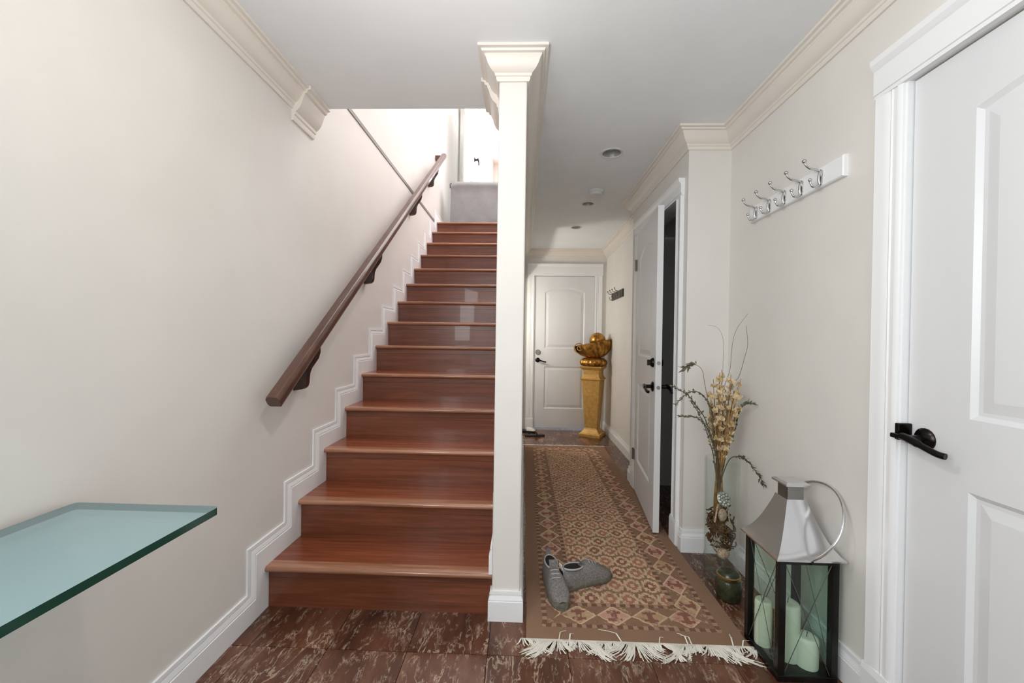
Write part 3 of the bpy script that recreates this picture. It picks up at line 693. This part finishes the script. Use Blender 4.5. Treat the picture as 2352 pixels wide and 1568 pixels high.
MB().lathe([(0.062, 0), (0.062, -0.012), (0.055, -0.02)], (0, 0, 0), 32).build('base', M['plastic'], sm, local=True, smooth=40)
MB().lathe([(0.054, -0.018), (0.05, -0.034), (0.03, -0.042), (0.002, -0.043)], (0, 0, 0), 32).build('cover', M['plastic'], sm, local=True, smooth=40)

# lamp in the side room that lights the far end of the hall
sc_ = empty('globe_lamp', (-0.525, 4.62, 0), 'small globe floor lamp in the side room off the hall', 'lamp')
MB().lathe([(0.1, 0), (0.1, 0.015), (0.02, 0.03), (0.012, 0.05), (0.012, 1.33), (0.03, 1.35), (0.03, 1.37)], (0, 0, 0), 24).build('stand', M['bronze'], sc_, local=True, smooth=40)
MB().ball((0, 0, 1.45), 0.085, 24, 16).build('globe', M['glow'], sc_, local=True, smooth=60)
pl = bpy.data.lights.new('globe_lamp_light', 'POINT'); pl.energy = 24; pl.color = (1, 0.945, 0.87); pl.shadow_soft_size = 0.05
po = bpy.data.objects.new('globe_lamp_light', pl); COL.objects.link(po); po.location = (-0.42, 4.62, 1.45)

# ------------------------------------------------------------------ pedestal, urn and ball
pd = empty('pedestal', (0.872, 5.005, 0), 'tall tapering gilded square pedestal beside the far door', 'pedestal', rz=math.radians(-27))
def sqr(h, z): return [(-h, -h, z), (h, -h, z), (h, h, z), (-h, h, z)]
MB().loft([sqr(0.131, 0), sqr(0.131, 0.034), sqr(0.124, 0.042), sqr(0.118, 0.044)], True, True).build('plinth', M['gold_dull'], pd, local=True, bevel=0.003)
MB().loft([sqr(0.116, 0.044), sqr(0.108, 0.055), sqr(0.094, 0.075), sqr(0.082, 0.09), sqr(0.076, 0.105), sqr(0.112, 0.695)], True, True).build('shaft', M['gold_dull'], pd, local=True, bevel=0.002)
MB().loft([sqr(0.112, 0.695), sqr(0.125, 0.705), sqr(0.125, 0.715), sqr(0.112, 0.728), sqr(0.101, 0.745), sqr(0.097, 0.77), sqr(0.1, 0.82), sqr(0.112, 0.832)], True, True).build('neck', M['gold_dull'], pd, local=True)
MB().loft([sqr(0.112, 0.832), sqr(0.128, 0.845), sqr(0.135, 0.858), sqr(0.135, 0.868)], True, True).build('top', M['gold_dull'], pd, local=True, bevel=0.002)
ur = empty('shell_bowl', (0.872, 5.005, 0.868), 'gilded shell bowl with a scrolled end and fluted foot on the pedestal', 'bowl', rz=math.radians(-8))
MB().lathe([(0.125, 0), (0.148, 0.012), (0.158, 0.04), (0.15, 0.07), (0.12, 0.095), (0.09, 0.105), (0.082, 0.112)], (0, 0, 0), 96, rfun=lambda a, z: 1 + 0.09 * abs(math.cos(9 * a)) * (1 if 0.005 < z < 0.1 else 0)).build('foot', M['gold'], ur, local=True, smooth=60)
rings = []
for i in range(19):
    t = i / 18; ang = t * math.pi / 2
    ring = []
    for k in range(120):
        a = 2 * math.pi * k / 120
        rx = 0.085 + 0.135 * math.sin(ang) ** 0.9; ry = 0.085 + 0.06 * math.sin(ang) ** 0.9
        z = 0.108 + 0.155 * (1 - math.cos(ang)) + 0.03 * t
        rid = 1 + 0.10 * t * (1 - 0.35 * t) * (2 * abs(math.sin(11 * a + 4.5 * t)) - 1)
        x = rx * math.cos(a) * rid; z2 = z + (0.05 * math.cos(a) if t > 0 else 0) * t ** 1.5
        ring.append((x, ry * math.sin(a) * rid, z2))
    rings.append(ring)
inner = [[(x * 0.86 + 0.0, y * 0.82, z - 0.012) for x, y, z in rings[-1]], [(x * 0.5, y * 0.5, 0.2) for x, y, z in rings[-1]]]
MB().loft(rings + inner, True, True).build('bowl', M['gold'], ur, local=True, smooth=50)
spp = []
for i in range(40):
    t = i / 39; a = math.radians(-100 - 620 * t); r = 0.074 * (1 - 0.82 * t); spp.append((-0.175 + r * math.cos(a) * 1.05, 0.225 + r * math.sin(a)))
mb = MB(); th = 0.011
for i in range(39):
    (a, b), (c_, d_) = spp[i], spp[i + 1]
    nx_, nz_ = b - 0.225, -(a + 0.175); l_ = math.hypot(a + 0.175, b - 0.225) + 1e-6; ux, uz = (a + 0.175) / l_, (b - 0.225) / l_
    l2 = math.hypot(c_ + 0.175, d_ - 0.225) + 1e-6; vx, vz = (c_ + 0.175) / l2, (d_ - 0.225) / l2
    mb.loft([[(a, y, b), (a - ux * th, y, b - uz * th), (c_ - vx * th, y, d_ - vz * th), (c_, y, d_)] for y in (-0.11, 0.06)], True, True)
mb.build('scroll', M['gold'], ur, local=True, smooth=50)
MB().lathe([(0.003, -0.085), (0.03, -0.085), (0.034, 0.05), (0.003, 0.05)], (0, 0, 0), 20).build('scroll_core', M['gold'], ur, local=True, smooth=50)
sco = [o for o in ur.children if o.name.startswith('scroll_core')][0]; sco.rotation_euler = (math.radians(90), 0, 0); sco.location = (-0.175, 0, 0.225)
tag(MB().ball((0.872 + 0.045, 5.0, 0.868 + 0.318), 0.099, 28, 18).build('gilt_ball', M['gold'], smooth=60), 'gold ball resting in the shell bowl on the pedestal', 'ball')

# ------------------------------------------------------------------ lantern with candles
lx0, lx1, ly0, ly1 = 0.908, 1.114, 1.42, 1.635; lcx, lcy = (lx0 + lx1) / 2, (ly0 + ly1) / 2; ez = 0.43
ln = empty('lantern', (lcx, lcy, 0), 'large black and silver glass lantern standing by the right wall', 'lantern')
ft = 0.024
MB().box(lx0, lx1, ly0, ly1, 0.0, 0.022).build('base', M['black'], ln, bevel=0.002)
for x in (lx0, lx1 - ft):
    for y in (ly0, ly1 - ft): MB().box(x, x + ft, y, y + ft, 0.022, ez - 0.016).build('post', M['black'], ln, bevel=0.0015)
mb = MB(); mb.box(lx0, lx1, ly0, ly0 + ft, ez - 0.016, ez); mb.box(lx0, lx1, ly1 - ft, ly1, ez - 0.016, ez); mb.box(lx0, lx0 + ft, ly0 + ft, ly1 - ft, ez - 0.016, ez); mb.box(lx1 - ft, lx1, ly0 + ft, ly1 - ft, ez - 0.016, ez)
mb.build('top_frame', M['black'], ln, bevel=0.0015)
for ax, c0 in (('y', ly0 + 0.01), ('y', ly1 - 0.013), ('x', lx0 + 0.01), ('x', lx1 - 0.013)):
    if ax == 'y': b_ = (lx0 + ft, lx1 - ft, c0, c0 + 0.003, 0.022, ez - 0.016)
    else: b_ = (c0, c0 + 0.003, ly0 + ft, ly1 - ft, 0.022, ez - 0.016)
    pn = MB().box(*b_).build('pane', M['glass'], ln)
    mb = MB(); off = -0.004 if c0 < (lcy if ax == 'y' else lcx) else 0.007
    if ax == 'y':
        for z0_, z1_ in ((0.024, ez - 0.018), (ez - 0.018, 0.024)): mb.tube([(lx0 + ft, c0 + off, z0_), (lx1 - ft, c0 + off, z1_)], 0.0013, 6)
    else:
        for z0_, z1_ in ((0.024, ez - 0.018), (ez - 0.018, 0.024)): mb.tube([(c0 + off, ly0 + ft, z0_), (c0 + off, ly1 - ft, z1_)], 0.0013, 6)
    mb.build('wire', M['lead'], pn)
def lsq(h, z): return [(lcx - h, lcy - h, z), (lcx + h, lcy - h, z), (lcx + h, lcy + h, z), (lcx - h, lcy + h, z)]
MB().loft([lsq(h, z) for h, z in ((0.119, ez), (0.119, ez + 0.006), (0.108, ez + 0.014), (0.094, ez + 0.032), (0.080, ez + 0.056), (0.066, ez + 0.088), (0.054, ez + 0.122), (0.044, ez + 0.152), (0.038, ez + 0.172), (0.035, ez + 0.185))], True, True).build('roof', M['steel'], ln, smooth=20)
MB().loft([lsq(0.029, ez + 0.185), lsq(0.029, ez + 0.235)], True, True).build('vent', M['nickel'], ln)
MB().loft([lsq(0.044, ez + 0.235), lsq(0.044, ez + 0.241), lsq(0.036, ez + 0.247)], True, True).build('cap', M['steel'], ln)
Rr_, cc = 0.155, 0.113; phi = math.radians(61); ee = Vector((math.cos(phi), 0, math.sin(phi))); a0_ = math.acos(-cc / Rr_)
pts = [Vector((lcx, lcy, ez - 0.002)) + ee * (cc + Rr_ * math.cos(t)) + Vector((0, -1, 0)) * Rr_ * math.sin(t) for t in (-a0_ + 2 * a0_ * i / 48 for i in range(49))]
MB().tube(pts, 0.0045, 10).build('handle_ring', M['steel'], ln, smooth=60)
for y in (ly0 - 0.006, ly1 + 0.006): MB().ball((lcx, y, ez - 0.002), 0.009, 10, 8).build('pivot', M['black'], ln, smooth=60)
for cx, cy_, r, h, lb in ((0.948, 1.575, 0.030, 0.17, 'slim white pillar candle at the back left inside the lantern'), (0.998, 1.512, 0.040, 0.205, 'tall white pillar candle in the middle of the lantern'), (1.046, 1.478, 0.037, 0.105, 'short white pillar candle at the front right inside the lantern')):
    c = empty('candle', (cx, cy_, 0.0221), lb, 'candle', 'pillar candles in the lantern')
    MB().lathe([(r * 0.98, 0), (r, 0.004), (r, h - 0.012), (r * 0.95, h - 0.004), (r * 0.8, h), (r * 0.4, h - 0.003), (0.003, h - 0.005)], (0, 0, 0), 32).build('wax', M['wax'], c, local=True, smooth=60)
    MB().tube([(0, 0, h - 0.006), (0.001, 0, h + 0.006), (0.003, 0.001, h + 0.013)], 0.0013, 6).build('wick', M['wick'], c, local=True)

# ------------------------------------------------------------------ vase, jar and dried arrangement
vx, vy, vr, vh = 1.005, 2.03, 0.08, 0.605
va = tag(MB().lathe([(vr - 0.003, 0), (vr, 0.004), (vr, vh), (vr - 0.003, vh + 0.002), (vr - 0.006, vh), (vr - 0.006, 0.02), (0.004, 0.018)], (vx, vy, 0), 56).build('glass_vase', M['vase_glass'], smooth=40), 'tall clear glass cylinder vase holding dried stems', 'vase')
ja = empty('jar', (0.968, 1.878, 0), 'squat dark green glass jar with brass rim before the tall vase', 'jar')
MB().lathe([(0.044, 0), (0.051, 0.008), (0.056, 0.03), (0.056, 0.07), (0.052, 0.09), (0.047, 0.098)], (0, 0, 0), 40, rfun=lambda a, z: 1 + 0.012 * math.cos(16 * a + z * 60)).build('body', M['jar'], ja, local=True, smooth=60)
MB().lathe([(0.046, 0.098), (0.05, 0.1), (0.051, 0.112), (0.047, 0.115)], (0, 0, 0), 40).build('rim', M['brass'], ja, local=True, smooth=50)
MB().lathe([(0.047, 0.115), (0.044, 0.124), (0.028, 0.134), (0.004, 0.136)], (0, 0, 0), 40).build('lid', M['jar'], ja, local=True, smooth=50)
# decorations stacked in the vase
dmb = MB().lathe([(0.002, -0.005), (0.034, -0.004), (0.038, 0.0), (0.034, 0.003), (0.002, 0.004)], (0, 0, 0), 28)
for rr, kk in ((0.0, 1), (0.0145, 6), (0.029, 11)):
    for q_ in range(kk): dmb.ball((rr * math.cos(6.2832 * q_ / kk + rr * 30), rr * math.sin(6.2832 * q_ / kk + rr * 30), 0.004), 0.0088, 8, 6, (1, 1, 0.55))
ds = tag(dmb.build('silver_disc', M['silver'], origin=(0, 0, 0), smooth=60), 'beaten silver disc tied to the stems inside the vase', 'ornament')
ds.location = (0.985, 1.968, 0.425); ds.rotation_euler = (math.radians(62), math.radians(12), math.radians(18)); ds.scale = (1.05, 0.95, 1)
pdd = tag(MB().ball((0.984, 1.975, 0.345), 0.026, 20, 14, (0.8, 0.55, 1.2)).build('dried_pod', M['pod'], smooth=60), 'pale speckled dried pod below the silver disc in the vase', 'pod')
for dx, rot, lb in ((-0.03, -0.12, 'left pale cinnamon stick hanging below the silver disc'), (0.027, 0.12, 'right pale cinnamon stick hanging below the silver disc')):
    tag(MB().tube([(0.984 + dx * 0.8, 1.972, 0.40), (0.984 + dx * 1.1 + rot * 0.05, 1.972, 0.31 if dx < 0 else 0.285)], 0.0042, 8).build('cinnamon_stick', M['pod'], smooth=60), lb, 'stick', 'cinnamon sticks in the vase')
mb = MB(); random.seed(3)
for k in range(130):
    z = random.uniform(0.16, 0.36); a = random.uniform(0, 6.28); r = random.uniform(0.01, 0.066)
    p = Vector((vx + r * math.cos(a), vy + r * math.sin(a), z)); q = []
    for i in range(4):
        q.append(p.copy()); a += random.uniform(0.3, 0.9); r = min(0.068, max(0.01, r + random.uniform(-0.015, 0.015)))
        p = Vector((vx + r * math.cos(a), vy + r * math.sin(a), p.z + random.uniform(-0.015, 0.015)))
    mb.tube(smoothpts(q, 2), 0.0035, 5)
ns = mb.build('fibre_nest', M['nest']); tag(ns, 'tangle of brown dried fibres packed inside the glass vase', 'dried fibre', kind='stuff')
tag(MB().ball((0.99, 1.972, 0.158), 0.027, 20, 14, (1.1, 0.7, 1)).build('dried_pod', M['pod'], smooth=60), 'pale speckled round pod low in the vase', 'pod')
mb = MB(); random.seed(5)
for k in range(90):
    c = Vector((0.965 + random.gauss(0, 0.013), 1.985 + random.gauss(0, 0.008), 0.20 + random.gauss(0, 0.018))); d = Vector((random.gauss(0, 1), random.gauss(0, 0.5), random.gauss(0, 1))).normalized() * 0.016
    mb.tube([c, c + d * 0.6, c + d + Vector((0, 0, 0.003))], 0.0012, 4)
tag(mb.build('moss_tuft', M['fluff']), 'pale fluffy tuft of dried moss at the left in the vase', 'dried moss', kind='stuff')

def leaf(mb, c, d, L, w, mi=0):
    d = Vector(d).normalized(); s = d.cross(Vector((random.uniform(-1, 1), random.uniform(-1, 1), random.uniform(-0.3, 1)))).normalized(); nn = d.cross(s)
    c = Vector(c)
    mb.add([c, c + d * L * 0.45 + s * w + nn * w * 0.3, c + d * L, c + d * L * 0.45 - s * w + nn * w * 0.3, c + d * L * 0.45 - nn * w * 0.25],
           [(0, 1, 4), (1, 2, 4), (2, 3, 4), (3, 0, 4)], mi)
def stem_thing(name, pts, rad, m, label, cat, group, buds=0, bm_=None, bl=0.014, bw=0.004, start=0.3, bname='bud'):
    sp = smoothpts(pts, 6); base = sp[0]
    e = empty(name, base, label, cat, group)
    MB().tube(sp, [rad * (1 - 0.65 * i / len(sp)) for i in range(len(sp))], 6).build('stem', m, e, smooth=60)
    if buds:
        mb = MB()
        for k in range(buds):
            t = start + (1 - start) * (k + random.random()) / buds; i = min(len(sp) - 2, int(t * (len(sp) - 1)))
            d = (sp[i + 1] - sp[i]).normalized() + Vector((random.uniform(-1, 1), random.uniform(-1, 1), random.uniform(-0.6, 0.9))) * 0.9
            leaf(mb, sp[i], d, bl * random.uniform(0.7, 1.4), bw * random.uniform(0.7, 1.3))
        o = mb.build(bname, bm_, e); o['kind'] = 'stuff'
    return e
random.seed(11)
G = 'dried stems in the tall glass vase'
def arch(xz, y0_, y1_): 
    n_ = len(xz); return [(0.985 + 0.0 * i, 2.03, z) for i, z in enumerate((0.24, 0.42))] + [(x, y0_ + (y1_ - y0_) * i / (n_ - 1), z) for i, (x, z) in enumerate(xz)]
stem_thing('twig', arch([(0.971, 0.598), (0.944, 0.705), (0.903, 0.812), (0.855, 0.876), (0.816, 0.923), (0.773, 0.95), (0.73, 0.971)], 2.02, 1.98), 0.0035, M['twig'], 'dark budded twig arching farthest left from the vase', 'twig', G, 52, M['bud'], 0.018, 0.0045)
stem_thing('twig', arch([(0.975, 0.598), (0.947, 0.727), (0.933, 0.834), (0.906, 0.899), (0.869, 0.937), (0.827, 0.947), (0.795, 0.935), (0.763, 0.907), (0.738, 0.884)], 2.01, 1.95), 0.0035, M['twig'], 'dark twig arching left whose tip droops back downwards', 'twig', G, 52, M['bud'], 0.018, 0.0045)
stem_thing('twig', arch([(0.967, 0.598), (0.926, 0.726), (0.893, 0.79), (0.85, 0.818), (0.807, 0.821), (0.769, 0.824)], 2.0, 1.99), 0.003, M['twig'], 'lowest dark twig bending out level to the left', 'twig', G, 52, M['bud'], 0.018, 0.0045)
stem_thing('twig', arch([(0.976, 0.576), (0.959, 0.662), (0.925, 0.769), (0.886, 0.844), (0.86, 0.887)], 2.05, 2.07), 0.003, M['twig'], 'short leafy dark twig inside the left arching twigs', 'twig', G, 40, M['leafg'], 0.018, 0.005)
stem_thing('flower_stem', arch([(0.982, 0.598), (0.946, 0.813), (0.911, 0.985), (0.895, 1.049), (0.856, 1.074), (0.799, 1.052)], 2.04, 2.02), 0.0022, M['straw'], 'thin dried flower stem nodding left above the twigs', 'dried flower', G, 26, M['bud'], 0.03, 0.007, 0.84, 'petals')
stem_thing('sprig', arch([(1.018, 0.599), (1.055, 0.632), (1.087, 0.618), (1.116, 0.569), (1.138, 0.52)], 2.0, 1.9), 0.003, M['twig'], 'dark berry sprig hanging right over the vase rim', 'sprig', G, 60, M['twig'], 0.02, 0.004, 0.45, 'berries')
stem_thing('sprig', arch([(1.013, 0.62), (1.053, 0.751), (1.072, 0.859), (1.097, 0.891), (1.118, 0.892)], 2.02, 1.98), 0.003, M['twig'], 'leafy grey green sprig leaning right beside the golden bunch', 'sprig', G, 60, M['leafg'], 0.022, 0.005, 0.3, 'leaves')
stem_thing('grass_stem', arch([(1.0, 0.62), (1.003, 0.943), (1.026, 1.052), (1.032, 1.181), (1.048, 1.256), (1.097, 1.332)], 2.03, 1.99), 0.002, M['grass'], 'tallest thin grass stem curving right above the bunch', 'grass stem', G)
stem_thing('grass_stem', arch([(1.0, 0.62), (1.028, 0.944), (1.063, 1.02), (1.084, 1.117), (1.092, 1.182), (1.077, 1.272)], 2.02, 1.97), 0.0024, M['grass'], 'thin grass stem bowing right with its tip turned back left', 'grass stem', G)
stem_thing('grass_stem', arch([(1.0, 0.62), (0.997, 0.943), (1.0, 1.094), (0.998, 1.202), (0.97, 1.261), (0.921, 1.274)], 2.03, 2.03), 0.0014, M['grass'], 'finest thin grass stem bending over to the left', 'grass stem', G)
tops = [(0.932, 1.007), (0.963, 1.04), (0.995, 1.051), (1.027, 1.03), (1.059, 1.013), (1.07, 0.966), (0.944, 0.942), (0.976, 0.932), (1.029, 0.933), (0.966, 0.867), (1.06, 0.88), (1.045, 0.99), (0.98, 0.99), (1.01, 0.97), (0.955, 0.80)]
for i, (x, z) in enumerate(tops):
    yt = 2.03 + random.uniform(-0.07, 0.05)
    stem_thing('golden_flower', [(1.0 + random.uniform(-0.03, 0.03), 2.03 + random.uniform(-0.03, 0.03), 0.2), (0.99 + random.uniform(-0.02, 0.02), 2.03, 0.45), (0.985 + (x - 0.985) * 0.35, 2.03 + (yt - 2.03) * 0.4, 0.65), (x, yt, z)], 0.0035, M['straw'],
               'golden dried flower stem with papery cream petals in the vase', 'dried flower', G, 46, M['petal'], 0.027, 0.012, 0.66, 'petals')
for i in range(22):
    x = random.uniform(0.94, 1.07); z = random.uniform(0.75, 0.95); yt = 2.03 + random.uniform(-0.05, 0.05)
    e = tag(MB().tube(smoothpts([(1.0 + random.uniform(-0.03, 0.03), 2.03 + random.uniform(-0.03, 0.03), 0.2), (0.99 + random.uniform(-0.015, 0.015), 2.03, 0.5), (x, yt, z)], 5), 0.0028, 5).build('straw_stem', M['straw'], smooth=60), 'plain brown straw stem packed in the dried bunch', 'straw', G)

# ------------------------------------------------------------------ far end and upstairs
sd1 = empty('sandal', (0.15, 4.90, 0), 'dark sandal on the floor by the far door', 'sandal', rz=math.radians(8))
foot = [(-0.12, -0.03), (-0.05, -0.036), (0.05, -0.04), (0.1, -0.036), (0.125, -0.01), (0.115, 0.025), (0.05, 0.036), (-0.05, 0.032), (-0.12, 0.028)]
MB().loft([[(a, b, 0) for a, b in foot], [(a, b, 0.02) for a, b in foot]], True, True).build('sole', M['leather'], sd1, local=True, bevel=0.004)
MB().tube(smoothpts([(0.03, -0.038, 0.015), (0.02, -0.02, 0.045), (0.02, 0.02, 0.045), (0.03, 0.036, 0.015)], 4), 0.009, 8).build('strap', M['leather'], sd1, local=True, smooth=60)
sd2 = empty('slipper', (0.075, 5.08, 0), 'white slipper with a dark sole in the far left corner', 'slipper', rz=math.radians(-14))
MB().loft([[(a * 0.75, b, 0) for a, b in foot], [(a * 0.75, b, 0.03) for a, b in foot]], True, True).build('sole', M['leather'], sd2, local=True, bevel=0.004)
mb = MB(); mb.loft([[(x, 0.034 * math.cos(t), 0.03 + h * math.sin(t)) for t in (math.pi * i / 10 for i in range(11))] for x, h in ((-0.02, 0.04), (0.02, 0.042), (0.06, 0.03), (0.085, 0.008))], False, True)
mb.build('upper', M['tabw'], sd2, local=True, smooth=60)
bg = empty('tote_bag', (1.10, 2.66, 0), 'black bag slumped on the closet floor behind the ajar door', 'bag')
rings = []
for z, r in ((0, 0.11), (0.03, 0.13), (0.09, 0.12), (0.14, 0.09), (0.17, 0.05)):
    rings.append([((r * 0.55 + 0.006 * math.sin(5 * a + z * 40)) * math.cos(a), (r + 0.012 * math.sin(4 * a + z * 30)) * math.sin(a), z + 0.006 * math.sin(3 * a)) for a in (2 * math.pi * i / 28 for i in range(28))])
MB().loft(rings, True, True).build('body', M['leather'], bg, local=True, smooth=60)
MB().tube(smoothpts([(0, -0.05, 0.15), (-0.02, -0.03, 0.22), (-0.03, 0.02, 0.22), (0, 0.05, 0.15)], 5), 0.006, 8).build('strap', M['leather'], bg, local=True, smooth=60)

sf = empty('sofa', (-0.25, 5.28, UF), 'grey slipcovered sofa back standing at the head of the stairs', 'sofa')
rings = []; NX = 40
for i in range(NX + 1):
    x = -0.73 + 1.3 * i / NX; ring = []
    for b_, z in ((0.14, 0), (0.14, 0.48), (0.12, 0.56), (0.07, 0.605), (0.0, 0.615), (-0.07, 0.605), (-0.115, 0.57), (-0.125, 0.535), (-0.112, 0.515), (-0.12, 0.42), (-0.125, 0.25), (-0.13, 0.1), (-0.13, 0.0)):
        fold = 0.017 * math.sin(x * 24 + z * 26) * (1 if b_ < -0.1 and z < 0.5 else 0.15) * (0.3 + 0.7 * min(1, max(0, (x + 0.55) / 0.5)))
        rnd = 0.03 * max(0, 1 - i / 3) ** 2
        ring.append((x, b_ + fold, max(0, z - (rnd if z > 0.4 else 0))))
    rings.append(ring)
MB().loft(rings, True, True).build('slipcover', M['sofa'], sf, local=True, smooth=60)
MB().tube(smoothpts([(-0.735, -0.12, 0.50), (-0.737, -0.115, 0.55), (-0.735, -0.06, 0.585), (-0.735, 0.02, 0.59)], 5), 0.006, 8).build('piping', M['piping'], sf, local=True, smooth=60)
MB().box(-0.745, -0.70, -0.10, 0.13, 0.0, 0.47).build('side_panel', M['tabw'], sf, local=True, bevel=0.01)
mb = MB(); rings = []
for z in (UF + 0.02, UF + 1.2, UF + 2.4):
    rings.append([(XL + 0.055 + 0.018 * math.sin(k * 1.9 + z), 6.50 + 0.30 * k / 24, z) for k in range(25)] + [(XL + 0.03, 6.50 + 0.30 * k / 24, z) for k in range(24, -1, -1)])
mb.loft(rings, True, True)
tag(mb.build('curtain', M['curtain'], smooth=60), 'pale grey gathered curtain hanging at the top of the stairwell', 'curtain')
